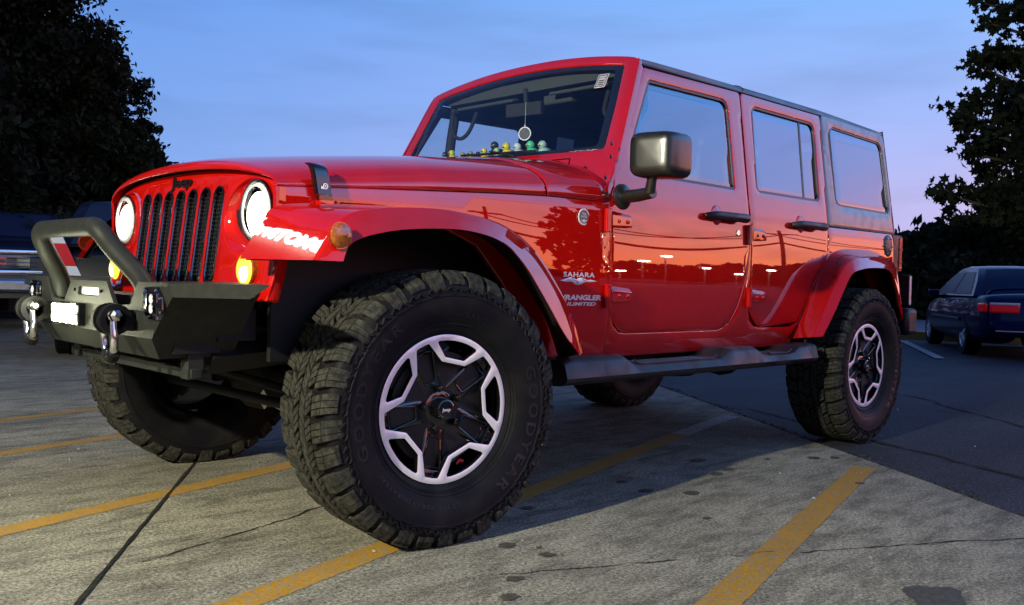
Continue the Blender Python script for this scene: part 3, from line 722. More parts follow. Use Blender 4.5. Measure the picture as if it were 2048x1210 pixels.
# ---- doors
def strip(b, outer, w, fn, out, thick, m=0):
    l = outer if area(outer) > 0 else outer[::-1]; panel(b, l, [offs(l, -w)], fn, out, .05, thick, .0015, m)
win_f = rp([(-1.035, 1.250, .055), (-1.085, 1.395), (-1.243, 1.668, .025), (-1.862, 1.680, .055), (-1.838, 1.250, .03)], 7)
win_r = rp([(-2.022, 1.258, .035), (-2.066, 1.688, .045), (-2.712, 1.692, .055), (-2.665, 1.262, .05)], 7)
win_q = rp([(-2.850, 1.262, .05), (-2.880, 1.700, .05), (-3.545, 1.690, .06), (-3.535, 1.262, .05)], 7)
def hinge(s, x, z, parent, flip=1):
    b = MB(); y = Yb(x, z)
    b.tube([(x+.012, s*(y+.010), z-.052), (x+.012, s*(y+.010), z+.040)], .0145, 12)
    # wedge-shaped leaf
    for (z0, z1, x1, yo) in ((z-.030, z+.036, -.132, .022),):
        V = []
        for xx, k in ((x-.002, 1), (x+x1, .78)):
            zc = (z0+z1)/2-.004*(k < 1); h = (z1-z0)/2*k
            V += [(xx, s*(Yb(xx, z)+.001), zc-h), (xx, s*(Yb(xx, z)+yo*k), zc-h), (xx, s*(Yb(xx, z)+yo*k), zc+h*.45), (xx, s*(Yb(xx, z)+.001), zc+h)]
        b.add(V, [(0, 1, 2, 3), (4, 7, 6, 5), (0, 4, 5, 1), (1, 5, 6, 2), (2, 6, 7, 3), (3, 7, 4, 0)])
    h = part(b, 'hinge', M['red'], parent=parent, bevel=.003)
    b = MB()
    for dx in (-.045, -.100): b.lathe([(0, .009), (.004, .008), (.005, .005), (.002, .004), (.002, 0)], (x+dx, s*(Yb(x+dx, z)+.0185), z-.006), 'y', 12, sy=s)
    return h, b
def handle(s, x0, x1, z, parent):
    b = MB(); n = 28; yb = Yb((x0+x1)/2, z); cx = (x0+x1)/2+.05
    b.ball((cx, s*(yb-.004), z), (.045, .012, .048), n=24)
    h = part(b, 'handle_recess', M['red'], parent=parent)
    b = MB()
    P = [(x0, s*(yb+.004), z-.004), (x0-.02, s*(yb+.028), z-.002), (x0-.06, s*(yb+.036), z), (x1+.05, s*(yb+.038), z), (x1, s*(yb+.036), z)]
    b.tube(cr(P, 5), [.011, .012, .013, .014, .015, .0155, .016, .0165, .017, .0175, .018, .0185, .019, .0195, .020, .0205, .021, .021, .021, .021, .0205][:len(cr(P, 5))], 14)
    b.box(((x1+.03), s*(yb+.015), z), (.035, .03, .03))
    part(b, 'door_handle', M['plastic'], parent=parent, bevel=.002)
    b = MB(); b.lathe([(.0, .011), (-.002, .0125), (-.0035, .008), (-.0035, 0)], (x1-.001, s*(yb+.036), z), 'x', 16); part(b, 'push_button', M['dark_chrome'], parent=parent)
for s in (1, -1):
    b = MB(); panel(b, door_f, [win_f], side(s), (0, s, 0), .035, .03, .0035)
    df = part(b, 'front_door', M['red'])
    b = MB(); strip(b, grow(win_f, .004), .018, side(s, -.004), (0, s, 0), .012)
    part(b, 'window_seal', M['seal'], parent=df)
    b = MB(); panel(b, win_f, [], side(s, -.011), (0, s, 0), .08, .002, .0005); part(b, 'window_glass', M['sglass'], parent=df)
    b = MB(); panel(b, door_r, [win_r], side(s), (0, s, 0), .035, .03, .0035)
    dr = part(b, 'rear_door', M['red'])
    b = MB(); strip(b, grow(win_r, .004), .018, side(s, -.004), (0, s, 0), .012)
    panel(b, [(-2.498, 1.262), (-2.545, 1.690), (-2.558, 1.690), (-2.511, 1.262)], [], side(s, -.008), (0, s, 0), .1, .006, .001)
    part(b, 'window_seal', M['seal'], parent=dr)
    b = MB(); panel(b, win_r, [], side(s, -.011), (0, s, 0), .08, .002, .0005); part(b, 'window_glass', M['pglass'], parent=dr)
    for x, z, p in ((-.894, 1.058, df), (-.902, .768, df), (-1.925, 1.058, dr), (-1.932, .768, dr)):
        h, bb = hinge(s, x, z, p); islands(bb, 'hinge_bolt', M['red'], p)
    handle(s, -1.555, -1.848, 1.122, df); handle(s, -2.325, -2.615, 1.130, dr)
    b = MB(); b.lathe([(0, .016), (.003, .015), (.004, .010), (.003, 0)], (-1.831, s*Yb(-1.83, 1.055), 1.055), 'y', 18, sy=s); part(b, 'lock_cylinder', M['chrome'], parent=df)
    # mirror
    b = MB(); b.lathe([(0, .052), (.012, .050), (.022, .040), (.028, .022)], (-.985, s*.760, 1.150), 'y', 22, sy=s)
    b.tube([(-.985, s*.775, 1.150), (-.985, s*.84, 1.153), (-.980, s*.915, 1.160)], [.030, .029, .026], 14, flat=.85)
    b.tube([(-.975, s*.905, 1.160), (-.970, s*.915, 1.20), (-.965, s*.925, 1.25)], [.022, .019, .021], 14)
    mm = part(b, 'side_mirror', M['mirror_shell'], bevel=.002)
    b = MB(); rows = []
    ctr = Vector((-.965, s*.945, 1.297)); hw, hh = .085, .084
    for i, (dx, k) in enumerate([(.058, .0), (.058, .55), (.056, .80), (.049, .93), (.035, .99), (.0, 1.02), (-.06, 1.02), (-.075, 1.0), (-.078, .94), (-.070, .90), (-.070, .0)]):
        rows.append([ctr+Vector((dx-.18*0, s*(hw*k*math.copysign(abs(math.cos(a))**.36, math.cos(a))), hh*k*math.copysign(abs(math.sin(a))**.36, math.sin(a)))) + Vector((-.25*s*(hw*k*math.copysign(abs(math.cos(a))**.36, math.cos(a)))*s, 0, 0)) for a in np.linspace(0, 2*math.pi, 49)])
    b.grid(rows, flip=s < 0); part(b, 'mirror_housing', M['mirror_shell'], parent=mm, ang=60)

# ---- hard top
b = MB(); rows = []
XR = [-1.203, -1.207, -1.216, -1.30, -1.5, -1.75, -2.0, -2.25, -2.5, -2.8, -3.1, -3.4, -3.56, -3.585, -3.598]
ZR = [1.790, 1.802, 1.808, 1.814, 1.822, 1.830, 1.836, 1.840, 1.843, 1.846, 1.842, 1.836, 1.830, 1.822, 1.812]
for x, zc in zip(XR, ZR):
    xx = max(x, -3.59); e = zc-1.85
    ye = .660; rows.append([(xx, ye+.004, 1.735+e*.2), (xx, ye+.0045, 1.742+e*.3), (xx, ye+.002, 1.765+e*.5), (x, ye-.012, 1.778+e), (x, ye-.035, 1.785+e), (x, .50, 1.808+e), (x, .30, 1.832+e), (x, 0, zc), (x, -.30, 1.832+e), (x, -.50, 1.808+e), (x, -ye+.035, 1.785+e), (x, -ye+.012, 1.778+e), (xx, -ye-.002, 1.765+e*.5), (xx, -ye-.0045, 1.742+e*.3), (xx, -ye-.004, 1.735+e*.2)])
b.grid(rows); roof = part(b, 'roof', M['top'], ang=60, solid=.004)
b = MB()
for x in (-2.003,):
    b.tube([(x, .6655, 1.736), (x, .6645, 1.757), (x, .650, 1.768), (x, .625, 1.776), (x, .5, 1.795), (x, .3, 1.819), (x, 0, 1.837)], .002, 6)
part(b, 'roof_seam', M['void'], parent=roof)
b = MB()
for s in (1, -1):
    b.tube([(-1.215, s*.664, 1.722), (-1.6, s*.664, 1.728), (-2.0, s*.663, 1.736), (-2.8, s*.662, 1.744)], .007, 8)
islands(b, 'gutter_seal', M['seal'], car)
ht = rp([(-2.793, 1.744), (-3.598, 1.742, .02), (-3.575, 1.150, .01), (-2.728, 1.148, .008)], 4)
for s in (1, -1):
    b = MB(); panel(b, ht, [grow(win_q, .003)], side(s, .001), (0, s, 0), .04, .03, .004)
    rows = []
    for z in np.linspace(1.15, 1.77, 14):
        yb = Yb(-3.59, z)+.001; xe = -3.575-.023*(z-1.15)/.59; rows.append([(xe+.004, s*yb, z), (xe-.008, s*(yb-.003), z), (xe-.02, s*(yb-.016), z), (xe-.026, s*(yb-.04), z), (xe-.03, s*.3, z)])
    b.grid(rows, flip=s < 0)
    q_ = part(b, 'hard_top_side', M['dusty_top'])
    b = MB(); panel(b, win_q, [], side(s, -.007), (0, s, 0), .08, .002, .0005); part(b, 'quarter_glass', M['pglass'], parent=q_)
    b = MB(); strip(b, grow(win_q, .003), .012, side(s, -.003), (0, s, 0), .010); part(b, 'window_seal', M['seal'], parent=q_)
b = MB(); b.box((-3.62, 0, 1.45), (.01, 1.05, .48)); part(b, 'rear_window', M['pglass'], smooth=False)
# belt seal strip
b = MB()
for s in (1, -1): b.tube([(x, s*(Yb(x, 1.145)-.002), 1.1455) for x in np.linspace(-2.73, -3.57, 12)], .0045, 6)
islands(b, 'belt_seal', M['seal'], car)

# ---- fender flares
def flare(st, s, plane=None):
    """st: rows of (inner, crest, edge) points"""
    rows = []
    I = cr([a for a, _, _ in st], 4); C_ = cr([c for _, c, _ in st], 4); E_ = cr([e_ for _, _, e_ in st], 4)
    for a, c, e_ in zip(I, C_, E_):
        k1 = c+(a-c)*.10; k2 = c+(e_-c)*.14; m_ = (k1+k2)/2*.55+c*.45
        row = [a.copy(), a+(c-a)*.35, a+(c-a)*.70, c+(a-c)*.13, c+(a-c)*.05, c, c+(e_-c)*.10, c+(e_-c)*.3+Vector((0, .002, 0)), c+(e_-c)*.65+Vector((0, .002, 0)), c+(e_-c)*.93, e_, e_+Vector((0, -.004, 0))+(c-e_)*.02, e_+Vector((0, -.014, 0))+(c-e_)*.10, Vector((a.x, a.y, a.z))*.6+e_*.4+Vector((-.01, 0, -.03 if len(rows) > 8 else -.002)), a+(e_-a)*.02+Vector((-.012, 0, -.04 if len(rows) > 8 else -.003))]
        if plane and len(rows) < 9:
            for k in range(5): p = row[k]; p.x = plane[0].x-((p.y-plane[0].y)*plane[1].y+(p.z-plane[0].z)*plane[1].z)/plane[1].x
        rows.append([Vector((p.x, p.y*s, p.z)) for p in row])
    b = MB(); b.grid(rows, flip=s < 0); n = len(rows[0]); b.m = [1 if i % (n-1) >= 12 else 0 for i in range(len(b.f))]
    b.add(rows[0][:12], [tuple(range(12))]); b.add(rows[-1][:12], [tuple(range(12))])
    return b
FF = [((.548, .615, .853), (.474, .895, .853), (.412, .930, .852)), ((.523, .612, .893), (.449, .895, .893), (.396, .932, .893)), ((.480, .612, .962), (.418, .895, .942), (.362, .934, .915)), ((.450, .618, 1.004), (.368, .895, .981), (.312, .936, .931)),
      ((.385, .625, 1.022), (.298, .895, 1.002), (.223, .937, .948)), ((.20, .645, 1.034), (.16, .895, 1.017), (.10, .937, .959)), ((.0, .665, 1.036), (-.01, .895, 1.020), (-.03, .937, .960)), ((-.22, .69, 1.020), (-.205, .895, .993), (-.165, .937, .936)),
      ((-.36, .71, .955), (-.343, .895, .930), (-.27, .937, .872)), ((-.47, .725, .855), (-.448, .895, .838), (-.375, .937, .760)), ((-.575, .74, .720), (-.552, .895, .710), (-.482, .937, .634)), ((-.645, .745, .580), (-.624, .895, .575), (-.570, .932, .560))]
RF = [((-2.385, .768, .560), (-2.340, .895, .575), (-2.365, .934, .580)), ((-2.475, .772, .690), (-2.455, .895, .710), (-2.470, .937, .690)), ((-2.570, .774, .825), (-2.565, .895, .842), (-2.568, .938, .806)), ((-2.665, .774, .940), (-2.665, .895, .930), (-2.655, .938, .890)),
      ((-2.775, .774, 1.003), (-2.770, .895, .972), (-2.765, .938, .918)), ((-2.90, .774, 1.028), (-2.90, .895, .988), (-2.90, .938, .930)), ((-3.10, .774, 1.036), (-3.08, .895, .992), (-3.06, .938, .928)), ((-3.26, .774, 1.034), (-3.21, .895, .984), (-3.16, .938, .895)),
      ((-3.40, .770, 1.010), (-3.31, .895, .935), (-3.24, .936, .810)), ((-3.46, .765, .90), (-3.365, .890, .83), (-3.31, .932, .715)), ((-3.48, .76, .74), (-3.40, .885, .70), (-3.345, .926, .640))]
for s in (1, -1):
    f = part(flare(FF, s, (Vector((.548, .615, .853)), Vector((.825, .218, .52)))), 'front_fender_flare', [M['red'], M['under']], ang=55)
    if True:
        b = MB(); c = (.422, s*.926, .921); prof = [(-.004, .0345), (.009, .0335), (.015, .028), (.018, .015), (.019, 0)]
        b.lathe(prof, c, 'y', 32, sy=s); mk = part(b, 'side_marker', M['amber'], parent=f); mk.rotation_euler = (0, 0, 0)
        b = MB(); b.lathe([(.0, .038), (.004, .037), (.004, .034), (0, .034)], c, 'y', 32, sy=s); part(b, 'marker_rim', M['red'], parent=f)
    part(flare(RF, s), 'rear_fender_flare', [M['red'], M['under']], ang=55)

# ================================================================== WHEELS
TR, TZ = .424, .416
def rotcopies(n, fn): 
    for i in range(n): fn(2*math.pi*i/n, i)
def wheel_meshes():
    res = {}
    # tyre carcass (outer side = +y), y measured from the wheel's centre plane
    b = MB(); pr = [(.098, .222), (.108, .226), (.118, .236), (.124, .246), (.1235, .249), (.132, .258), (.145, .280), (.153, .305), (.1565, .330), (.1565, .345), (.1585, .347), (.1585, .351), (.156, .353), (.153, .372), (.146, .392), (.134, .402), (.118, .405), (.06, .407), (0, .408)]
    full = pr+[(-y, r) for y, r in pr[::-1][1:]]
    b.lathe(full, n=96); res['carcass'] = b
    # tread: shoulder lugs and centre blocks
    b = MB(); NP = 34; rr = random.Random(3)
    def P(a, y, r): return (r*math.cos(a), y, r*math.sin(a))
    def block(a0, a1, y0, y1, r0, r1, sk=0, ch=.0015):
        # prism between angles and y's; sk = skew of angle with y
        V = []
        for r, c_ in ((r0, 0), (r1-ch, 0), (r1, ch)):
            ca = c_/r
            for (a, y, sa, sy_) in ((a0, y0, 1, 1), (a1, y0, -1, 1), (a1, y1, -1, -1), (a0, y1, 1, -1)):
                V.append(P(a+sa*ca+sk*(y-y0), y+sy_*c_*(1 if y1 > y0 else -1), r))
        b.add(V, [(0, 1, 5, 4), (1, 2, 6, 5), (2, 3, 7, 6), (3, 0, 4, 7), (4, 5, 9, 8), (5, 6, 10, 9), (6, 7, 11, 10), (7, 4, 8, 11), (8, 9, 10, 11)])
    pit = 2*math.pi/NP
    for i in range(NP):
        A = i*pit
        for sg in (1, -1):
            off = A+(pit*.5 if sg < 0 else 0); rad = TR-.001
            # shoulder lug, split by a sipe, alternating length, wrapping over the edge
            ln = .132 if i % 2 else .126
            for q in range(3):
                a0 = off+pit*(.03+.25*q); a1 = a0+pit*(.215+.01*((i+q) % 3))
                block(a0, a1, sg*.078, sg*ln, .400, rad, sk=sg*.55)
                # over the edge, down the sidewall
                V = []
                for (y, r) in ((sg*(ln-.004), rad-.002), (sg*(ln+.012), .408 if i % 2 else .412), (sg*.1535, .384 if i % 2 else .394), (sg*.1555, .366 if i % 2 else .382)):
                    k = .55*sg*(abs(y)-.074)*sg*sg; kk = .55*(abs(y)-.074)
                    sh = kk*sg*sg
                    aa0 = a0+sh*1.0; aa1 = a1+sh*1.0
                    V += [P(aa0, y, r), P(aa1, y, r), P(aa0, y-sg*.014, r-.010), P(aa1, y-sg*.014, r-.010)]
                F = []
                for t in range(3):
                    n0, n1 = 4*t, 4*t+4; F += [(n0, n0+1, n1+1, n1), (n0+2, n0, n1, n1+2), (n0+1, n0+3, n1+3, n1+1)]
                F += [(12, 13, 15, 14)]
                b.add(V, F if sg > 0 else [f[::-1] for f in F])
            # intermediate blocks, chevron
            for q in range(3):
                a0 = off+pit*(.10+.27*q)-.02; block(a0, a0+pit*.225, sg*.041, sg*.070, .400, TR+.0005, sk=sg*1.5)
            for q in range(3):
                a0 = off+pit*(.0+.30*q); block(a0, a0+pit*.245, sg*.005, sg*.034, .400, TR+.001, sk=sg*(-1.9))
    res['tread'] = b
    # sidewall biter ribs
    b = MB()
    for i in range(NP):
        A = i*pit; z = [(A+.00, .362), (A+.045, .372), (A+.075, .360), (A+.12, .370), (A+.155, .358)]
        b.tube([P(a, .1555+.0005, r) for a, r in z], .0042, 5)
        b.tube([P(A+.02, .156, .362), P(A+.045, .157, .352), P(A+.10, .157, .353)], .0035, 5)
    b.tube([P(a, .1345, .262) for a in np.linspace(0, 2*math.pi, 90, endpoint=False)], .0018, 5, closed=True)
    b.tube([P(a, .1275, .252) for a in np.linspace(0, 2*math.pi, 90, endpoint=False)], .0016, 5, closed=True)
    res['ribs'] = b
    # raised lettering; seen from +y, angle measured clockwise from 12 o'clock as seen from outside (image right = -x)
    b = MB()
    def arc(s, r, start, span, h, yfn, **k):
        v, f = text2d(s, **k); w = max(p[0] for p in v); V0 = []
        for u, q in v:
            th = start+span*u/w; rad = r+q*h; V0.append(((-math.sin(th)*rad), yfn(rad), math.cos(th)*rad))
        n = len(V0); b.add(V0, f)
    LET = {'maker_lettering': b, 'size_lettering': MB(), 'model_lettering': MB(), 'type_lettering': MB(), 'maker_lettering_b': MB()}
    def ys(r): return float(np.interp(r, [.25, .258, .280, .305, .330, .345, .36], [.1235, .132, .145, .153, .1565, .1565, .156]))+.0016
    def arcs(key, *a, **k):
        nonlocal b
        b = LET[key]; arc(*a, **k)
    arcs('maker_lettering', 'GOODYEAR', .300, R(247), R(78), .034, ys, bold=.03, spacing=1.35)
    arcs('maker_lettering_b', 'GOODYEAR', .300, R(67), R(78), .034, ys, bold=.03, spacing=1.35)
    arcs('size_lettering', 'LT315/70R17', .285, R(172), R(34), .013, ys, spacing=1.2)
    arcs('model_lettering', 'WRANGLER', .285, R(2), R(34), .016, ys, bold=.02, spacing=1.2)
    arcs('type_lettering', 'DURATRAC', .285, R(208), R(28), .013, ys, spacing=1.1)
    res['letters'] = LET
    # rim: barrel, lip
    b = MB(); b.lathe([(.104, .231), (.110, .231), (.113, .228), (.110, .222), (.095, .216), (.06, .205), (-.02, .198), (-.09, .205), (-.10, .225)], n=72)
    b.disc((0, .035, 0), .205, n=48); res['barrel'] = b
    # machined face
    b = MB(); base = R(12)
    def pol(r, th): return (-math.sin(th)*r, math.cos(th)*r)     # th clockwise seen from outside, 0 = up
    pockets = []; inner = []
    for k in range(5):
        c = base+k*R(72)
        def loc(u, v): # u tangential clockwise, v radial
            e = Vector((-math.sin(c), math.cos(c))); t = Vector((-math.cos(c), -math.sin(c))); p = e*v+t*u; return (p.x, p.y)
        arcp = [pol(.2105, c+a) for a in np.linspace(R(-21.6), R(21.6), 9)]
        pockets.append(rp([(*p, 0) for p in arcp[1:-1]]+[(*arcp[-1], .006), (*loc(.0355, .1545), .008), (*loc(-.0355, .1545), .008), (*arcp[0], .006)], 4))
        # inner star boundary: trapezoid outside then ring along the spoke
        inner += [pol(.2105, c-R(29.5)), loc(-.0435, .1405), loc(.0435, .1405), pol(.2105, c+R(29.5))]
        inner += [pol(.2105, c+a) for a in np.linspace(R(34), R(72-34), 4)]
    inner = rp([(*p, .007) for p in inner], 3)
    outer = [pol(.2275, a) for a in np.linspace(0, 2*math.pi, 96, endpoint=False)]
    panel(b, outer, [inner]+pockets, lambda x, z: (x, .1155-.10*max(0, .2-math.hypot(x, z))*.5, z), (0, 1, 0), .03, .016, .0018, 0, 1)
    res['face'] = b
    # black spokes
    b = MB(); star = []
    slots_ = []
    for k in range(5):
        c = base+k*R(72); m_ = c+R(36)
        def loc(u, v, c=c):
            e = Vector((-math.sin(c), math.cos(c))); t = Vector((-math.cos(c), -math.sin(c))); p = e*v+t*u; return (p.x, p.y)
        star += [(*loc(-.050, .150), .01), (*loc(-.030, .125), .012), (*loc(.030, .125), .012), (*loc(.050, .150), .01)]
        star += [(*pol(.208, c+R(33)), .003), (*pol(.209, m_), 0), (*pol(.208, c+R(39)), .003)]
        slots_.append(rp([(*loc(-.020, .088, m_), .008), (*loc(.020, .088, m_), .008), (*loc(.037, .190, m_), .010), (*loc(-.037, .190, m_), .010)], 4))
    def yf(x, z):
        r = math.hypot(x, z); th = math.atan2(-x, z); 
        q = ((th-base-R(36)) % R(72)); q = min(q, R(72)-q); w = r*math.sin(q)       # distance from spoke axis
        return .104-.028*max(0, (.21-r)/.21)-.020*min(1, max(0, (w-.034)/.016))*min(1, max(0, (r-.05)/.03))
    star_r = rp(star, 4)
    panel(b, star_r, slots_, lambda x, z: (x, yf(x, z), z), (0, 1, 0), .0085, .03, .002)
    res['spokes'] = b
    b = MB()
    for sl_ in slots_: 
        l = sl_ if area(sl_) > 0 else sl_[::-1]
        lo = MB(); n = len(l)
        b.tube([(p[0], yf(*p)+.0015, p[1]) for p in l], .0022, 6, closed=True)
        panel(b, offs(l, .001), [], lambda x, z: (x, yf(x, z)-.016, z), (0, 1, 0), .04, .004, .001)
    res['slot_rings'] = b
    # hub: cap and nuts
    b = MB(); b.lathe([(.045, .060), (.082, .058), (.086, .050), (.086, .034), (.116, .0325), (.122, .030), (.124, .026), (.122, .024), (.123, 0)], n=40); res['cap'] = b
    b = MB()
    for k in range(5):
        a = R(-10)+k*R(72); c = (-math.sin(a)*.0635, 0, math.cos(a)*.0635)
        b.lathe([(.070, .0125), (.103, .0120), (.109, .008), (.110, 0)], c, n=8)
    res['nuts'] = b
    b = MB(); 
    text(b, 'Jeep', lambda u, v: (.0155-u, .1238, v-.005), .010, width=.031, bold=.03); res['capmark'] = b
    b = MB(); c = base+2*R(72); e = Vector((-math.sin(c), math.cos(c))); t = Vector((-1, 0))
    pc = e*.188
    sh = rp([(-.013, -.005), (-.008, -.005, .002), (-.006, -.001), (.004, -.001), (.006, -.005, .002), (.013, -.005), (.014, .002, .001), (.008, .003), (.005, .008, .001), (-.006, .008, .001), (-.008, .003), (-.013, .002)])
    panel(b, [(pc.x-u*.95+v*.25, pc.y+v*.95+u*.25) for u, v in sh], [], lambda x, z: (x, .092, z), (0, 1, 0), .05, .003, .0005); res['red'] = b
    b = MB(); b.lathe([(.075, .175), (.085, .175), (.085, .03), (.075, .03)], n=48); b.box((.12, .04, .09), (.10, .07, .13), rot=(0, .6, 0)); res['brake'] = b
    return res
WM = wheel_meshes()
w0 = empty('wheel'); w0.parent = car
ty = WM['carcass'].build('tyre', M['rubber'], w0); 
tr = WM['tread'].build('tread_blocks', M['tread'], w0, ang=25)
rb_ = WM['ribs'].build('sidewall_ribs', M['rubber'], w0)
for nm_, k_ in WM['letters'].items(): k_.build(nm_.replace('_b', ''), M['letter'], w0, smooth=False); 
rm = WM['barrel'].build('rim', M['gloss_black'], w0)
WM['face'].build('rim_face', [M['machined'], M['gloss_black']], w0, ang=30)
WM['spokes'].build('spokes', M['gloss_black'], w0, ang=50); islands(WM['slot_rings'], 'spoke_recess', M['gloss_black'], w0)
WM['cap'].build('hub_cap', M['gloss_black'], w0); islands(WM['nuts'], 'wheel_nut', M['gloss_black'], w0); WM['capmark'].build('cap_emblem', M['silver'], w0, smooth=False)
WM['red'].build('rim_emblem', M['redmark'], w0, smooth=False); WM['brake'].build('brake_disc', M['under'], w0)
steer = -.1188
def place_wheel(o, x, s, st, spin):
    o.location = (x, s*.786, TZ); o.rotation_mode = 'XYZ'
    q = Matrix.Rotation(st+(math.pi if s < 0 else 0), 4, 'Z') @ Matrix.Rotation(spin, 4, 'Y'); o.rotation_euler = q.to_euler()
place_wheel(w0, 0, 1, steer, 0)
for x, s, st, spin in ((-2.947, 1, 0, R(4)), (0, -1, steer, R(50)), (-2.947, -1, 0, R(100))):
    c = copy_tree(w0, car); place_wheel(c, x, s, st, spin)
    if x < -1: c.scale = (.975, .975, .975); c.location.z = TZ*.975+.002

# ================================================================== FRONT BUMPER
BX = .742
b = MB()
pl = [(-.590, .778), (-.387, .782), (-.333, .712), (-.27, .708), (-.215, .706), (-.150, .776), (.150, .776), (.215, .706), (.27, .708), (.333, .712), (.387, .780), (.590, .780), (.487, .622), (-.487, .622)]
hole = rp([(-.088, .728, .005), (.088, .728, .005), (.088, .757, .005), (-.088, .757, .005)], 3)
fn = lambda y, z: (BX, y, z)
panel(b, rp([(*p, .004) for p in pl], 2), [hole], fn, (1, 0, 0), .12, .012, .002)
# lower bevel below the crease, and its bottom return
zc_, zb = .622, .560
b.add([(BX, -.487, zc_), (BX, .487, zc_), (.700, .445, zb), (.700, -.445, zb), (.62, .445, zb-.005), (.62, -.445, zb-.005)], [(0, 3, 2, 1), (3, 5, 4, 2)])
for s in (1, -1):
    # wing: top strip, lower slanted face, top cover, end
    P1 = (BX, s*.590, .780); P2 = (.639, s*.954, .785); P3 = (BX-.012, s*.590, .742); P4 = (.668, s*.900, .748); P5 = (BX, s*.487, .622); P6 = (.56, s*.80, .66); P7 = (.700, s*.445, .560); P8 = (.54, s*.62, .565)
    P9 = (.585, s*.80, .785); P10 = (.56, s*.60, .785); P11 = (.585, s*.76, .748); P12 = (.72, s*.585, .785)
    Q1 = (.48, s*.598, .746); Q2 = (.48, s*.497, .622); Q3 = (.48, s*.455, .562)
    fl = [(P1, P3, P4, P2), (P1, P5, P3), (P3, P5, Q2, Q1), (P5, P7, Q3, Q2), (P1, P2, P9, P10), (P2, P4, P11, P9), (P3, Q1, P11, P4)]
    for q in fl: b.add([Vector(p) for p in q], [tuple(range(len(q))) if s > 0 else tuple(range(len(q)))[::-1]])
    b.add([Vector((BX-.004, s*.387, .780)), Vector((BX-.004, s*.59, .781)), Vector((.52, s*.59, .786)), Vector((.52, s*.387, .785))], [(0, 1, 2, 3)])
bump = b.build('front_bumper', M['black_coat'], car, ang=20)
b = MB(); b.box((.60, 0, .655), (.14, .95, .16)); b.box((.56, 0, .70), (.10, .60, .06)); b.box((.49, 0, .66), (.12, 1.0, .10)); part(b, 'winch_tray', M['under'], parent=car, smooth=False)
b = MB(); b.box((BX-.014, 0, .7425), (.006, .20, .045)); part(b, 'plate_window_backing', M['machined'], parent=bump, smooth=False)
for s in (1, -1):
    b = MB(); 
    oct_ = [(s*y, z) for y, z in ((.452, .764), (.532, .766), (.562, .742), (.566, .694), (.545, .679), (.478, .679), (.446, .697), (.442, .750))]
    panel(b, rp([(*p, .004) for p in oct_], 3), [], lambda y, z: (BX+.007, y, z), (1, 0, 0), .1, .007, .002)
    fl_ = part(b, 'flood_light', M['gloss_black'], parent=bump)
    b = MB(); panel(b, rp([(s*.470, .690, .006), (s*.540, .690, .006), (s*.540, .754, .006), (s*.470, .754, .006)], 3), [rp([(s*.476, .696), (s*.534, .696), (s*.534, .748), (s*.476, .748)])], lambda y, z: (BX+.011, y, z), (1, 0, 0), .1, .004, .001); part(b, 'lens_frame', M['dark_chrome'], parent=fl_)
    b = MB()
    for i, z in enumerate((.708, .735)):
        b.lathe([(0, .003), (.004, .013), (.0045, .0135)], (BX+.0072, s*.507, z), 'x', 16); 
    islands(b, 'led_reflector', M['clearlens'], fl_)
    b = MB()
    for y, z in ((.457, .757), (.53, .759), (.556, .738), (.558, .700), (.543, .685), (.480, .685), (.452, .700), (.449, .722), (.452, .745)):
        b.lathe([(0, .0042), (.003, .004), (.004, 0)], (BX+.0072, s*y, z), 'x', 8)
    islands(b, 'screw', M['chrome'], fl_)
# LED cube light (lit) on the right, unlit recess on the left with its bolts
b = MB(); b.box((BX+.010, -.137, .6665), (.026, .236, .074)); led = part(b, 'light_bar', M['gloss_black'], parent=bump, bevel=.004)
for ly, lz, le in ((-.27, .70, 2.2), (-.137, .60, 1.6), (-.05, .70, .8)):
    l = bpy.data.lights.new('led_spill', 'POINT'); l.energy = le; l.color = (1, 1, .68); l.shadow_soft_size = .02; o = bpy.data.objects.new('led_spill', l); col.objects.link(o); o.location = (BX+.12, ly, lz); o.parent = led
b = MB(); b.box((BX+.0245, -.137, .6665), (.006, .222, .062)); part(b, 'lit_lens', M['led_edge'], parent=led, bevel=.003)
b = MB()
for cy in (-.222, -.165, -.108, -.052):
    for cz in (.6515, .6815): b.lathe([(.000, .0165), (.005, .0135), (.0065, .006), (.007, 0)], (BX+.028, cy, cz), 'x', 16)
islands(b, 'lamp_cell', M['led'], led)
b = MB(); b.box((BX+.026, -.137, .6665), (.006, .224, .0035)); b.box((BX+.026, -.137, .6985), (.010, .234, .004)); islands(b, 'lamp_divider', M['gloss_black'], led)
if 0: b = MB(); panel(b, rp([(-.235, .644, .02), (-.04, .644, .02), (-.04, .690, .02), (-.235, .690, .02)], 6), [], lambda y, z: (BX+.031, y, z), (1, 0, 0), .1, .004, .002); part(b, 'lamp_core', M['led'], parent=led)
b = MB(); b.box((BX+.001, .152, .662), (.012, .062, .038)); bx_ = part(b, 'fairlead_opening', M['void'], parent=bump); 
b = MB(); b.box((BX+.002, .160, .662), (.013, .034, .028)); part(b, 'roller', M['machined'], parent=bx_, bevel=.003)
b = MB()
for y, z in ((.126, .690), (.178, .692), (.104, .662), (.128, .633), (.181, .634)): b.lathe([(0, .0065), (.005, .006), (.006, 0)], (BX, y, z), 'x', 10)
islands(b, 'plate_bolt', M['chrome'], bump)
b = MB(); text(b, 'WLIGHT', lambda u, v: (BX+.0012, -.008+u, .650+v), .014, width=.088, bold=.02); e = part(b, 'cut_lettering', M['blackmark'], parent=bump, smooth=False)
b = MB(); b.tube([(BX, -.115, .745), (BX+.004, -.115, .745)], .005, 8); b.tube([(BX, .115, .745), (BX+.004, .115, .745)], .005, 8); islands(b, 'plate_hole', M['void'], bump)
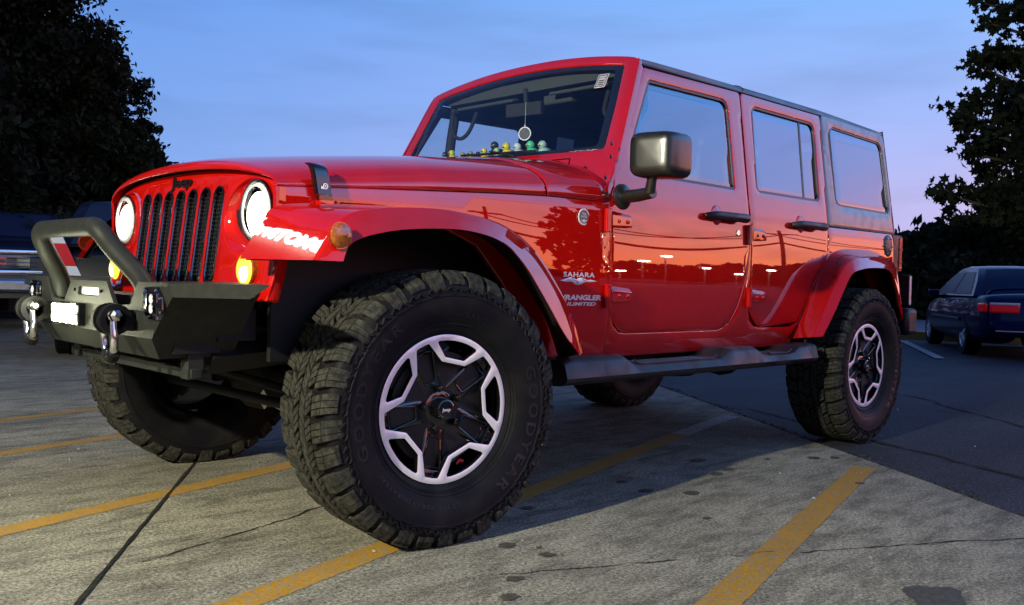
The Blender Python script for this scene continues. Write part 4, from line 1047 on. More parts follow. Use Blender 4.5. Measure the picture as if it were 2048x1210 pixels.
# bull bar
b = MB(); pts = [(.70, .352, .715), (.715, .345, .785), (.775, .295, .872), (.800, .272, .915), (.806, .235, .935), (.808, .18, .938), (.808, -.18, .938), (.806, -.235, .935), (.800, -.272, .915), (.775, -.295, .872), (.715, -.345, .785), (.70, -.352, .715)]
b.tube(cr(pts, 6), .0285, 18); part(b, 'bull_bar', M['black_coat'], parent=bump)
# tow shackles on their tabs
for s in (1, -1):
    b = MB(); y = s*.352
    b.box((BX+.03, y, .668), (.07, .028, .060)); b.lathe([(-.014, .033), (.014, .033)], (BX+.062, y, .668), 'y', 24); b.disc((BX+.062, y+.014, .668), .033); b.disc((BX+.062, y-.014, .668), .033)
    tab = part(b, 'tow_tab', M['black_coat'], parent=bump)
    b = MB(); b.lathe([(-.034, .028), (-.034, .044), (-.016, .046), (-.016, .030)], (BX+.058, y, .672), 'y', 28); b.lathe([(.034, .028), (.034, .044), (.016, .046), (.016, .030)], (BX+.058, y, .672), 'y', 28)
    islands(b, 'rubber_isolator', M['rubber'], tab)
    b = MB(); U = [(BX+.064, y+.027, .690), (BX+.066, y+.031, .660), (BX+.064, y+.036, .620), (BX+.062, y+.030, .588), (BX+.060, y+.012, .572), (BX+.060, y-.012, .572), (BX+.062, y-.030, .588), (BX+.064, y-.036, .620), (BX+.066, y-.031, .660), (BX+.064, y-.027, .690)]
    b.tube(cr(U, 4), .0115, 12); b.ball((BX+.064, y+.028, .682), .021, n=14); b.ball((BX+.064, y-.028, .682), .021, n=14)
    b.tube([(BX+.064, y-.05, .684), (BX+.064, y+.045, .684)], .0105, 12); b.tube([(BX+.064, y+.040, .684), (BX+.064, y+.052, .684), (BX+.064, y+.060, .684)], [.019, .017, .008], 6)
    part(b, 'tow_shackle', M['chrome'], parent=tab)
    b = MB(); b.tube([(BX+.060, y-.026, .578), (BX+.058, y-.012, .563), (BX+.058, y+.012, .563), (BX+.060, y+.026, .578)], .017, 10); part(b, 'shackle_sleeve', M['rubber'], parent=tab)
# lower cross bar with brackets, tie rod, axle
b = MB(); b.box((.60, -.02, .515), (.035, .98, .030)); b.box((.60, .44, .54), (.05, .05, .085)); b.box((.60, -.44, .54), (.05, .05, .085)); part(b, 'skid_bar', M['black_coat'], parent=bump, bevel=.003)
b = MB(); b.tube([(.20, .60, .372), (.22, 0, .378), (.20, -.60, .372)], .018, 12); b.tube([(.16, .55, .40), (.20, -.3, .45)], .016, 10)
b.tube([(0, .70, .418), (0, -.70, .418)], .042, 14); b.ball((0, -.22, .418), (.13, .13, .14)); part(b, 'front_axle', M['under'])
b = MB(); b.tube([(.12, .60, .372), (.10, .64, .372)], .03, 10); b.box((.19, .50, .372), (.07, .03, .07)); part(b, 'steering_clamp', M['under'])
b = MB(); b.tube([(-2.947, .70, .418), (-2.947, -.70, .418)], .045, 14); b.ball((-2.947, 0, .418), (.15, .15, .15)); part(b, 'rear_axle', M['under'])
for s in (1, -1):
    b = MB(); b.tube([(.55, s*.42, .56), (0, s*.42, .60), (-.7, s*.43, .50), (-2.3, s*.43, .50), (-2.9, s*.43, .62), (-3.5, s*.43, .60)], .055, 4); part(b, 'frame_rail', M['under'])
    b = MB(); b.tube([(-2.947, s*.50, .40), (-2.3, s*.47, .47)], .022, 8); b.tube([(0, s*.50, .38), (-.75, s*.46, .46)], .022, 8); islands(b, 'control_arm', M['under'], car)
b = MB(); b.box((-1.25, 0, .44), (.65, .70, .10)); part(b, 'transmission_skid', M['under'], bevel=.02)
b = MB(); b.ball((-1.95, .25, .41), (.22, .13, .07)); b.ball((-2.30, .12, .40), (.13, .2, .09)); islands(b, 'exhaust_muffler', M['under'], car)
b = MB(); b.tube([(-.6, .05, .45), (-2.9, 0, .43)], .03, 10); part(b, 'drive_shaft', M['under'])
b = MB(); b.box((-3.2, 0, .50), (.55, .95, .20)); part(b, 'fuel_tank', M['under'], bevel=.03)
# papers / tags glinting under the front (reflective sheets)
b = MB(); b.box((.06, -.10, .335), (.004, .075, .05), rot=(.6, .3, 0)); part(b, 'differential_tag', M['machined'], smooth=False)
b = MB(); b.box((.08, .05, .325), (.004, .085, .018), rot=(-.1, 0, 0)); part(b, 'differential_tag', M['machined'], smooth=False)

# ================================================================== STEPS, TAIL
for s in (1, -1):
    b = MB(); Ls = [(-.54, 0), (-.56, 1), (-.88, 1), (-.925, .35), (-.96, 0), (-1.50, 0), (-1.55, .12), (-1.615, 1), (-1.83, 1), (-1.885, .35), (-1.95, 0), (-2.15, 0), (-2.185, .2), (-2.235, .8), (-2.33, 1), (-2.39, 1)]
    rows = []
    X = []
    for i in range(len(Ls)-1):
        (x0, h0), (x1, h1) = Ls[i], Ls[i+1]; n = max(1, int(abs(x1-x0)/.03))
        for k in range(n): t = k/n; X.append((x0+(x1-x0)*t, h0+(h1-h0)*(3*t*t-2*t**3)))
    X.append(Ls[-1])
    X[0] = (-.54, .8)
    for x, h in X:
        t = .502+.036*h; tz = t+.014*min(1, max(0, (-x-.54)/.02)); tz = t
        # profile from inner top outward: pad (recess) or dome, rounded nose, bottom
        rows.append([(x, s*.70, tz-.004), (x, s*.76, tz+.002), (x, s*.855, tz+.004+.003*h), (x, s*.872, tz+.002*h), (x, s*.882, tz-.003), (x, s*.889, tz-.012), (x, s*.903, .474), (x, s*.898, .462), (x, s*.875, .447), (x, s*.80, .440), (x, s*.70, .445)])
    b.grid(rows, flip=s < 0); b.add(rows[0], [tuple(range(11))]); b.add(rows[-1], [tuple(range(11))])
    stp = part(b, 'side_step', M['step'], ang=26)
    for x0, x1 in ((-.985, -1.49), (-1.975, -2.14)):
        b = MB(); y0, y1 = .775, .868
        n = int((x0-x1)/.019)
        for i in range(n):
            for j in range(5):
                x = x0-(i+.5)*.019-(.0095 if j % 2 else 0); y = y0+.011+j*.018
                b.ball((x, s*y, .507), (.0075, .0048, .0035), n=8)
        o = part(b, 'tread_pad', M['seal'], parent=stp)
        b = MB(); b.tube([(x0+.035, s*.872, .524), (x0+.012, s*.874, .511), (x0-.01, s*.876, .507), (x1+.01, s*.876, .507), (x1-.012, s*.874, .511), (x1-.035, s*.872, .524)], .0028, 6); part(b, 'pad_edge', M['step'], parent=stp)
    b = MB()
    for x in (-.95, -1.6, -2.2): b.box((x, s*.66, .485), (.05, .30, .03))
    islands(b, 'step_bracket', M['under'], stp)
    # tail light
    b = MB(); b.box((-3.655, s*.680, 1.035), (.15, .145, .225)); tl = part(b, 'tail_light', M['plastic'], bevel=.01)
    b = MB(); b.box((-3.735, s*.68, 1.035), (.03, .13, .205)); b.box((-3.700, s*.7545, 1.035), (.040, .006, .19)); part(b, 'tail_lens', M['redlens_lit'], parent=tl, bevel=.006)
    b = MB()
    for z in (1.06, .985): b.box((-3.70, s*.7575, z), (.045, .006, .006))
    islands(b, 'lens_bar', M['plastic'], tl)
b = MB(); b.ball((-3.475, Yb(-3.47, 1.07)-.002, 1.070), (.062, .012, .066), n=24); fu = part(b, 'fuel_cap_cover', M['plastic'])
b = MB()
for k in range(6): b.ball((-3.475+.048*math.cos(k*1.047), Yb(-3.47, 1.07)+.010, 1.07+.05*math.sin(k*1.047)), .0045, n=8)
b.ball((-3.49, Yb(-3.47, 1.07)+.010, 1.05), .007, n=8); islands(b, 'cover_screw', M['chrome'], fu)
b = MB(); b.box((-3.73, .735, .815), (.012, .16, .19)); pb = part(b, 'plate_bracket', M['plastic'], bevel=.004)
b = MB(); b.box((-3.722, .812, .815), (.03, .006, .17)); part(b, 'plate_edge', M['silver'], parent=pb, bevel=.002)
b = MB(); b.box((-3.66, 0, .63), (.15, 1.72, .16)); rbm = part(b, 'rear_bumper', M['step'], bevel=.025)
b = MB(); b.lathe([(-.13, .20), (-.13, .42), (-.10, .435), (.10, .435), (.13, .42), (.13, .20)], (-3.83, -.05, 1.05), 'x', 48); b.disc((-3.95, -.05, 1.05), .24, 'x'); part(b, 'spare_wheel', M['rubber'])

# ---- badges on the left flank
def sd(off=.0018): return lambda x, z: (x, Yb(x, z)+off, z)
F_ = sd()
b = MB(); text(b, 'SAHARA', lambda u, v: F_(-.672-u, .8325+v), .0175, width=.157, bold=.03, spacing=1.15); part(b, 'trim_lettering', M['silver'], smooth=False)
b = MB()
mt = [(0, .0), (.022, .004), (.050, .013), (.068, .010), (.080, .004), (.095, .011), (.112, .012), (.135, .003), (.155, .005), (.186, 0), (.150, -.0035), (.125, -.003), (.105, -.012), (.090, -.015), (.075, -.012), (.060, -.003), (.030, -.004)]
l = [(-.656-u, .8175+v) for u, v in mt]
panel(b, l if area(l) > 0 else l[::-1], [], sd(.001), (0, 1, 0), .05, .0012, .0004); mo = part(b, 'dune_emblem', M['silver'])
b = MB(); b.tube([F_(-.656-u, .8175+v) for u, v in ((.060, .011), (.072, .003), (.085, .0), (.09, -.012))], .0008, 4); b.tube([F_(-.656-u, .8175+v) for u, v in ((.112, .011), (.118, .004), (.130, .001), (.14, -.002))], .0008, 4); islands(b, 'emblem_line', M['blackmark'], mo)
b = MB(); text(b, 'WRANGLER', lambda u, v: F_(-.642-u, .7465+v), .0185, width=.226, bold=.05, shear=.15); part(b, 'model_lettering', M['silver'], smooth=False)
b = MB(); text(b, 'UNLIMITED', lambda u, v: F_(-.650-u, .7255+v), .0125, width=.191, bold=.03, shear=.25); part(b, 'model_lettering', M['silver'], smooth=False)
b = MB(); c = (-.768, Yb(-.768, 1.058)+.0005, 1.058); b.lathe([(0, .0315), (.002, .031), (.002, .0)], c, 'y', 32); rd = part(b, 'round_badge', M['white'])
b = MB(); b.lathe([(.0025, .0255), (.0026, 0)], c, 'y', 32); part(b, 'badge_field', mat('badge_grey', (.10, .12, .11), .5), parent=rd)
b = MB(); cf = lambda u, v: (c[0]-u, c[1]+.0032, c[2]+v)
text(b, 'TRAIL', lambda u, v: cf(-.013+u, .008+v), .008, width=.026, bold=.03); text(b, 'RATED', lambda u, v: cf(-.017+u, -.003+v), .008, width=.034, bold=.03)
b.add([cf(-.018, -.008), cf(-.012, -.017), cf(0, -.022), cf(.012, -.017), cf(.018, -.008), cf(.008, -.013), cf(0, -.008), cf(-.008, -.013)], [(0, 1, 2, 7), (7, 2, 5, 6), (2, 3, 4, 5)])
part(b, 'badge_lettering', M['silver'], parent=rd, smooth=False)

# ================================================================== INTERIOR
b = MB(); b.box((-1.16, 0, 1.16), (.30, 1.36, .28)); b.ball((-1.14, .38, 1.30), (.14, .20, .05)); b.box((-1.10, 0, 1.305), (.20, 1.30, .03)); part(b, 'dashboard', M['interior'], bevel=.01)
b = MB(); b.tube([(-1.42+.06*math.sin(a)*0-.10*math.sin(a)*.35, .38+.19*math.cos(a), 1.20+.18*math.sin(a)) for a in np.linspace(0, 2*math.pi, 28, endpoint=False)], .015, 8, closed=True); b.box((-1.40, .38, 1.20), (.05, .16, .10)); part(b, 'steering_wheel', M['interior'])
for x in (-1.85, -2.65):
    for s in (1, -1):
        b = MB(); b.box((x+.10, s*.36, .90), (.50, .50, .16)); se = part(b, 'seat_cushion', M['seatm'], bevel=.04)
        b = MB(); b.box((x-.18, s*.36, 1.20), (.12, .48, .60), rot=(0, -.2, 0)); part(b, 'seat_back', M['seatm'], bevel=.05)
        b = MB(); b.box((x-.27, s*.36, 1.57), (.09, .26, .16)); part(b, 'headrest', M['seatm'], bevel=.04)
for s in (1, -1):
    b = MB(); b.tube(cr([(-1.22, s*.60, 1.10), (-1.28, s*.595, 1.62), (-1.36, s*.59, 1.70), (-2.1, s*.585, 1.72), (-3.2, s*.585, 1.72), (-3.45, s*.60, 1.2)], 5), .026, 10); b.tube([(-2.05, s*.66, 1.10), (-2.05, s*.60, 1.71)], .026, 10); part(b, 'roll_bar', M['interior'])
    b = MB(); b.tube(cr([(-1.275, s*.575, 1.66), (-1.235, s*.545, 1.655), (-1.215, s*.535, 1.60), (-1.225, s*.53, 1.545), (-1.24, s*.49, 1.525), (-1.25, s*.44, 1.56), (-1.29, s*.43, 1.66)], 4), .010, 8); part(b, 'grab_handle', M['interior'])
b = MB(); b.tube([(-2.05, .6, 1.71), (-2.05, -.6, 1.71)], .026, 10); part(b, 'cross_bar', M['interior'])
b = MB(); b.box((-2.4, 0, 1.745), (2.35, 1.22, .012)); b.box((-1.30, 0, 1.72), (.16, 1.15, .05)); part(b, 'headliner', M['headliner'], smooth=False)
for s in (1, -1):
    b = MB(); b.box((-1.30, s*.32, 1.690), (.14, .40, .016), rot=(0, .25, 0)); part(b, 'sun_visor', M['headliner'], bevel=.006)
b = MB(); b.box((-1.165, .035, 1.60), (.03, .20, .062), rot=(0, 0, .15)); b.tube([(-1.175, .035, 1.62), (-1.17, .03, 1.70)], .012, 8); part(b, 'rear_view_mirror', M['interior'], bevel=.008)
b = MB(); b.box((-1.32, .12, 1.665), (.06, .18, .05)); part(b, 'map_lamp_console', M['headliner'], bevel=.01)
for s in (1, -1):     # inner door trim so the cabin reads dark
    b = MB(); panel(b, [(-1.0, .62), (-2.70, .62), (-2.70, 1.24), (-1.06, 1.24)], [], side(s, -.05), (0, -s, 0), .2, .02); part(b, 'door_trim', M['interior'])
b = MB(); b.box((-3.40, 0, 1.0), (.3, 1.3, .75)); part(b, 'cargo_bin', M['interior'], smooth=False)

# ---- things in the windshield
dcols = [((.015, .016, .018), (.6, .45, .03)), ((.62, .55, .03), (.65, .25, .02)), ((.35, .22, .10), (.6, .4, .1)), ((.30, .30, .05), (.02, .02, .02)), ((.02, .02, .02), (.6, .3, .02)), ((.65, .55, .05), (.7, .3, .02)), ((.02, .02, .02), (.5, .4, .1)), ((.40, .55, .30), (.6, .35, .05)),
         ((.68, .58, .04), (.7, .3, .02)), ((.60, .66, .66), (.2, .35, .6)), ((.08, .55, .28), (.7, .4, .1)), ((.35, .52, .46), (.6, .4, .1))]
lbl = ['black and yellow rubber duck, nearest the passenger pillar on the dashboard', 'lemon yellow rubber duck next to the black one on the dashboard', 'tan striped rubber duck in the dashboard row', 'olive rubber duck between the tan and black ones',
       'black rubber duck with orange beak low in the dashboard row', 'yellow rubber duck with a taller dark duck behind it', 'tall dark rubber duck behind a yellow one on the dashboard', 'pale green rubber duck left of the big yellow duck', 'big bright yellow rubber duck under the hanging disc', 'white and blue rubber duck right of the big yellow duck', 'bright green rubber duck on the dashboard', 'pale teal rubber duck, last of the row towards the steering wheel']
DY = [-.40, -.345, -.262, -.205, -.150, -.105, -.085, -.02, .045, .115, .195, .265]
for i, y in enumerate(DY):
    sc = [.9, 1, .75, .8, .7, .95, 1.25, .9, 1.25, 1.15, 1.25, 1.2][i]; x = -1.055-.03*(y/.6)**2-(.05 if i == 6 else 0); z0 = 1.365+(.018 if i == 6 else 0)+.014*(-y)/.4
    root = empty('rubber_duck', (x, y, z0)); tag(root, lbl[i], 'rubber duck', 'rubber ducks along the dashboard')
    cm_ = mat('duck_%d' % i, dcols[i][0], .35, emit=None); cb = mat('beak_%d' % i, dcols[i][1], .4); q = .022*sc
    b = MB(); b.ball((0, 0, q*.75), (q*1.15, q*.95, q*.8), n=14); b.ball((-q*1.15, 0, q*1.15), (q*.45, q*.3, q*.35), n=8); b.build('body', cm_, root)
    b = MB(); b.ball((q*.45, 0, q*1.85), q*.72, n=14); b.build('head', cm_, root)
    b = MB(); b.ball((q*1.15, 0, q*1.75), (q*.38, q*.32, q*.13), n=10); b.build('beak', cb, root)
# dash shelf under the ducks (top of the dashboard pad)
b = MB(); b.box((-1.07, 0, 1.345), (.09, 1.22, .03)); part(b, 'dash_pad', M['interior'], bevel=.01)
root = empty('hanging_disc', (-1.10, .105, 1.475)); tag(root, 'small round dark air freshener with white rim hanging in the windshield', 'air freshener')
root.rotation_euler = (0, 0, .35)
b = MB(); b.lathe([(0, .0), (0, .031), (.003, .031), (.003, 0)], (0, 0, 0), 'x', 32); b.build('disc', M['white'], root)
b = MB(); b.lathe([(.0035, .0265), (.0036, 0)], (0, 0, 0), 'x', 32); b.build('dark_field', mat('disc_grey', (.07, .065, .075), .6), root)
b = MB(); b.tube([(.001, 0, .030), (.001, .001, .14)], .0006, 4); b.tube([(.001, .0, .030), (.001, .004, .036), (.001, 0, .041), (.001, -.004, .036)], .0012, 5, closed=True); b.build('string', M['white'], root)

# ================================================================== PLANTS
def leaves(name, m, parent, clumps, n, size, seed, jit=.5):
    """thousands of small bent leaf blades scattered through clumps ((centre, radii, weight))"""
    r = np.random.default_rng(seed); w = np.array([c[2] for c in clumps], float); w /= w.sum()
    k = r.choice(len(clumps), n, p=w); C0 = np.array([list(c[0]) for c in clumps])[k]; Rr = np.array([list(c[1]) for c in clumps])[k]
    d = r.normal(size=(n, 3)); d /= np.linalg.norm(d, axis=1)[:, None]; rad = (.35+.65*r.random(n)**.45)[:, None]
    # twig-like sub clustering
    tw = r.normal(size=(n, 3)); 
    sub = r.integers(0, 60, n); sd_ = np.array([np.random.default_rng(seed*1000+i).normal(size=3) for i in range(len(clumps)*60)]); sd_ /= np.linalg.norm(sd_, axis=1)[:, None]
    rr_ = np.random.default_rng(seed+5).random(len(clumps)*60)**.4
    base = sd_[k*60+sub]*(.25+.95*rr_[k*60+sub])[:, None]
    P = C0+Rr*(base+tw*.095)
    a = r.normal(size=(n, 3)); a /= np.linalg.norm(a, axis=1)[:, None]; b_ = r.normal(size=(n, 3)); b_ = np.cross(a, b_); b_ /= np.linalg.norm(b_, axis=1)[:, None]
    s = size*(.6+.8*r.random(n))[:, None]
    V = np.stack([P-a*s*.5, P+b_*s*.30, P+a*s*.55, P-b_*s*.30], 1).reshape(-1, 3)
    me = bpy.data.meshes.new(name); me.vertices.add(4*n); me.vertices.foreach_set('co', V.ravel()); me.loops.add(4*n); me.loops.foreach_set('vertex_index', np.arange(4*n)); me.polygons.add(n)
    me.polygons.foreach_set('loop_start', np.arange(n)*4); me.polygons.foreach_set('loop_total', np.full(n, 4)); me.update(calc_edges=True); me.validate(); me.materials.append(m)
    o = bpy.data.objects.new(name, me); col.objects.link(o); o.parent = parent; return o
def trunk(name, parent, path, r, limbs):
    b = MB(); P = cr(path, 4); b.tube(P, list(np.linspace(r, r*.35, len(P))), 10)
    for l in limbs:
        Q = cr(l, 3); b.tube(Q, list(np.linspace(r*.38, r*.07, len(Q))), 6)
    o = b.build(name, M['bark'], parent); return o
def tree(label, cat, base, clumps, n, size, seed, r=.25, group=None, m='leaf', name='broadleaf_tree', path=None):
    base = Vector(base); root = empty(name, base); tag(root, label, cat, group)
    cl = [((Vector(c)-base), rad, w) for c, rad, w in clumps]
    top = max(c.z for c, _, _ in cl)*.75; mx = sum((c for c, _, _ in cl), Vector())/len(cl)
    pth = path or [(0, 0, -.1), (mx.x*.1, mx.y*.1, top*.35), (mx.x*.5, mx.y*.5, top*.7), (mx.x*.8, mx.y*.8, top)]
    rnd = random.Random(seed); limbs = []
    for c, rad, w in cl:
        z0 = min(top*.9, max(.8, c.z*rnd.uniform(.35, .6))); t = z0/top; p0 = Vector((mx.x*.6*t, mx.y*.6*t, z0)); mid = (p0+c)/2+Vector((0, 0, .2)); limbs.append([p0, mid, c])
    trunk('trunk', root, pth, r, limbs); leaves('crown', M[m], root, cl, n, size, seed); return root
def cl(px, py, dist, r, w=1.0, rz=.8): p = at(px, py, dist); return ((p.x, p.y, p.z), (r, r, r*rz), w)
# big tree at the left
D = 19
tc_ = [cl(-20, -60, D, 1.4, 1.2), cl(10, 60, D, 1.6, 1.5), cl(65, 75, D+1, .75), cl(60, 150, D, 1.5, 1.4), cl(150, 135, D, 1.0), cl(205, 170, D-.5, .7, .6), cl(120, 230, D+.5, 1.5, 1.5), cl(30, 260, D, 1.6, 1.5), cl(205, 245, D, .85, .8), cl(60, 380, D, 1.7, 1.6), cl(160, 330, D, 1.4, 1.5),
       cl(245, 300, D, .9, .9), cl(285, 345, D-.5, .65, .55), cl(250, 390, D+.5, 1.0, .9), cl(150, 430, D+1, 1.3, 1.3), cl(-60, 180, D, 1.8, 1.3), cl(-80, 340, D, 1.8, 1.3), cl(-60, 40, D, 1.7, 1.2), cl(310, 325, D-.5, .40, .25), cl(232, 140, D-.5, .45, .3), cl(20, 440, D+1, 1.5, 1.2), cl(320, 400, D+1.5, .9, .6), cl(262, 262, D, .45, .35), cl(135, 75, D, .4, .25)]
p = at(20, 500, D)
sh_ = at(200, 300, D)-at(235, 300, D)
tc_ = [((c[0]+sh_.x*k_, c[1]+sh_.y*k_, c[2]+sh_.z*k_), r_, w_) for (c, r_, w_), k_ in [(q_, 1.0 if (Vector(q_[0])-at(120, 250, D)).dot(sh_) < 0 else 0.0) for q_ in tc_]]
tree('tall dark broadleaf tree filling the upper left corner', 'tree', (p.x, p.y, 0), tc_, 120000, .115, 11, .35)
# maple at the right edge: limbs reaching left, leaves strung along twigs
def maple(label, base, h, tips, seed, leafsize, m):
    rnd = random.Random(seed); root = empty('maple_tree', base); tag(root, label, 'tree'); B0 = Vector(base); wood = MB(); L_ = []
    wood.tube(cr([(0, 0, -.1), (.05, 0, h*.3), (-.03, .05, h*.65), (0, 0, h)], 5), list(np.linspace(.20, .06, 16)), 10)
    def leaf(p):
        n = Vector((rnd.gauss(0, 1), rnd.gauss(0, 1), rnd.gauss(.4, .7))).normalized(); a = n.orthogonal().normalized(); a.rotate(Matrix.Rotation(rnd.uniform(0, 6.28), 3, n)); b_ = n.cross(a); s_ = leafsize*rnd.uniform(.6, 1.25); n0 = len(L_)
        pts = [(0, -.5), (.22, -.28), (.55, -.30), (.36, .0), (.62, .30), (.22, .24), (0, .66), (-.22, .24), (-.62, .30), (-.36, .0), (-.55, -.30), (-.22, -.28)]
        L_.append([p+a*u*s_+b_*v*s_+n*(abs(u)*s_*.25) for u, v in pts])
    for tip, dens in tips:
        T = Vector(tip)-B0; z0 = min(h*.95, max(1.0, T.z-rnd.uniform(.5, 1.1))); S = Vector((0, 0, z0)); mid = S.lerp(T, .5)+Vector((0, 0, rnd.uniform(.0, .25)))
        P = cr([S, mid, T], 10); wood.tube(P, list(np.linspace(.045, .006, len(P))), 6)
        for i in range(int(36*dens)):
            t = rnd.uniform(.12, 1.0)**.75; k = t*(len(P)-1); q = P[int(k)].lerp(P[min(int(k)+1, len(P)-1)], k % 1)
            spread = .40*(1-t*.62)*rnd.uniform(.4, 1.2); d = Vector((rnd.gauss(0, 1), rnd.gauss(0, 1), rnd.gauss(.1, .55))).normalized(); d = (d+(T-S).normalized()*.7).normalized(); e_ = q+d*spread
            wood.tube([q, q.lerp(e_, .55)+Vector((0, 0, .02)), e_], [.006, .004, .0015], 4)
            for _ in range(rnd.randint(7, 12)): leaf(q.lerp(e_, rnd.uniform(.35, 1.12))+Vector((rnd.gauss(0, .035), rnd.gauss(0, .035), rnd.gauss(-.015, .04))))
    wood.build('trunk', M['bark'], root)
    V = [p for l in L_ for p in l]; me = bpy.data.meshes.new('crown'); me.from_pydata(V, [], [(12*i+0, 12*i+1, 12*i+2, 12*i+3, 12*i+4, 12*i+5, 12*i+6, 12*i+7, 12*i+8, 12*i+9, 12*i+10, 12*i+11) for i in range(len(L_))]); me.materials.append(m); o = bpy.data.objects.new('crown', me); col.objects.link(o); o.parent = root
D = 9.5
tips_ = []
for px, py, dn in [(1962, 5, .6), (1975, 45, .8), (2040, 20, 1.2), (1952, 130, .5), (1990, 120, .9), (2050, 110, 1.4), (2005, 180, 1), (1902, 215, .8), (1950, 205, .9), (1915, 240, .6), (2010, 240, 1.2), (2060, 200, 1.3), (1935, 305, .7), (1975, 290, 1), (2030, 310, 1.3), (1965, 340, .8), (1885, 385, .7), (1915, 380, .9), (1955, 390, 1.1), (2000, 380, 1.2), (1905, 430, .6), (1945, 440, 1), (1900, 462, .5), (1985, 440, 1.2), (2040, 400, 1.4), (2030, 460, 1.1), (2085, 60, 1.5), (2090, 160, 1.5), (2095, 270, 1.6), (2095, 360, 1.6), (2090, 450, 1.4), (2070, 0, 1.4), (1975, 475, .6), (2130, 220, 1.4), (2130, 420, 1.4), (2060, 340, 1.4), (2050, 260, 1.3), (2070, 130, 1.3), (2060, 430, 1.3)]:
    p = at(px, py, D+random.uniform(-.5, .5)); tips_.append(((p.x, p.y, p.z), dn))
p = at(2290, 600, D+.3)
maple('maple whose dark leafy branches reach in from the right edge', (p.x, p.y, 0), 4.6, tips_, 23, .075, M['leaf'])
for i, (az_, d, h, lb) in enumerate([(-98, 17, 8.5, 'unseen large tree just outside the left edge, beside the tall corner tree'), (-86, 17, 8.0, 'unseen large tree past the left edge, second from the shop'), (-74, 18, 8.5, 'unseen large tree at the corner of the shop')]):
    x, y = CAM.x+d*math.cos(R(az_)), CAM.y+d*math.sin(R(az_)); rnd = random.Random(90+i)
    tree(lb, 'tree', (x, y, 0), [((x+rnd.uniform(-1, 1)*2.2, y+rnd.uniform(-1, 1)*2.2, h*rnd.uniform(.22, .9)), (1.6, 1.6, 1.3), 1) for _ in range(12)], 30000, .16, 90+i, .3, 'unseen large trees past the left edge', 'leaf2')  # out-of-view trees added so the grille and flare mirror something dark
# low trees beyond the sedan and along the lot
def row_tree(px, dist, h, seed, label, n=9000, w=3.0, group='low trees at the far edge of the lot', m='leaf2'):
    p = at(px, 560, dist); rnd = random.Random(seed); cls = []
    for i in range(9):
        a = rnd.uniform(-1, 1); t = rnd.uniform(.12, .9); cls.append(((p.x+a*w*.55*(1-t*.4), p.y+rnd.uniform(-1, 1)*w*.5*(1-t*.4), h*t), (w*.38, w*.38, h*.20), 1))
    cls.append(((p.x, p.y, h*.85), (w*.3, w*.3, h*.16), .7))
    return tree(label, 'tree', (p.x, p.y, 0), cls, n, .26*dist/30, seed, .14, group, m, 'lot_tree')
RL = ['rounded dark tree right behind the off-roader tail', 'second dark tree behind the tail, a little taller', 'dark tree above the hood of the sedan', 'dark tree above the sedan roof', 'dark tree behind the sedan, at the right edge of the picture']
for i, (px, d, h) in enumerate([(1800, 27, 2.2), (1865, 28, 2.75), (1930, 27, 2.4), (1990, 28, 2.3), (2050, 27, 2.5)]): row_tree(px, d, h, 40+i, RL[i])
RL = ['bushy dark tree far left behind the truck', 'dark low tree between the truck and the big tree trunk', 'dark low tree behind the bull bar', 'dark low tree behind the parked dark car', 'dark low tree just right of the parked dark car']
for i, (px, d, h) in enumerate([(-30, 27, 3.6), (60, 28, 3.9), (140, 27, 3.7), (220, 28, 3.8), (310, 27, 3.4)]): row_tree(px, d, h, 50+i, RL[i])
# dark hedge under them
def hedge(px0, px1, dist, h, seed, label):
    p0, p1 = at(px0, 560, dist), at(px1, 560, dist); root = empty('hedge', ((p0.x+p1.x)/2, (p0.y+p1.y)/2, 0)); tag(root, label, 'hedge'); c0 = root.location.copy()
    cls = []
    L = (p1-p0).length; n = int(L/1.0)
    for i in range(n+1):
        q = p0.lerp(p1, i/n); cls.append(((q.x-c0.x, q.y-c0.y, h*.45), (1.0, 1.0, h*.5), 1))
    leaves('foliage', M['leaf2'], root, cls, n*900, .22, seed)
    b = MB(); 
    for i in range(n+1):
        q = p0.lerp(p1, i/n)-c0; b.tube([(q.x, q.y, 0), (q.x+.1, q.y, h*.4), (q.x-.1, q.y+.1, h*.8)], [.06, .04, .01], 6)
    b.build('stems', M['bark'], root)
hedge(1740, 2140, 25, 1.7, 61, 'low dark hedge behind the blue sedan'); hedge(-120, 420, 24.5, 2.1, 62, 'dark hedge across the lot behind the pickup truck'); hedge(430, 1735, 27, 3.4, 63, 'tall dark hedge hidden behind the off-roader, added for its reflection in the sedan')  # the last hedge is hidden from view, added to darken the sedan's reflections
# trees on the sunset side, seen in the door reflections
BL = ['broad tree against the sunset across the street', 'pair-crowned tree against the sunset', 'small round tree on the sunset skyline', 'tall thin tree on the sunset skyline', 'low wide tree on the sunset skyline', 'bushy tree at the end of the sunset skyline', 'distant tree beside the street lamps', 'distant low tree on the sunset skyline']
for i, (az_, d, h, w) in enumerate([(128, 42, 7.2, 6), (134, 40, 5.2, 4.5), (140, 70, 3.6, 7), (146, 75, 3.4, 7), (151, 70, 3.8, 8), (157, 60, 4.0, 8), (118, 55, 6, 7), (108, 50, 7.5, 7)]):
    x, y = d*math.cos(R(az_)), d*math.sin(R(az_)); rnd = random.Random(70+i)
    cls = [((x+rnd.uniform(-1, 1)*w*.5, y+rnd.uniform(-1, 1)*w*.5, h*rnd.uniform(.25, .85)), (w*.28, w*.28, h*.2), 1) for _ in range(10)]
    tree(BL[i], 'tree', (x, y, 0), cls, 5000, .5, 70+i, .2, 'trees on the sunset side', 'leaf2', 'skyline_tree')
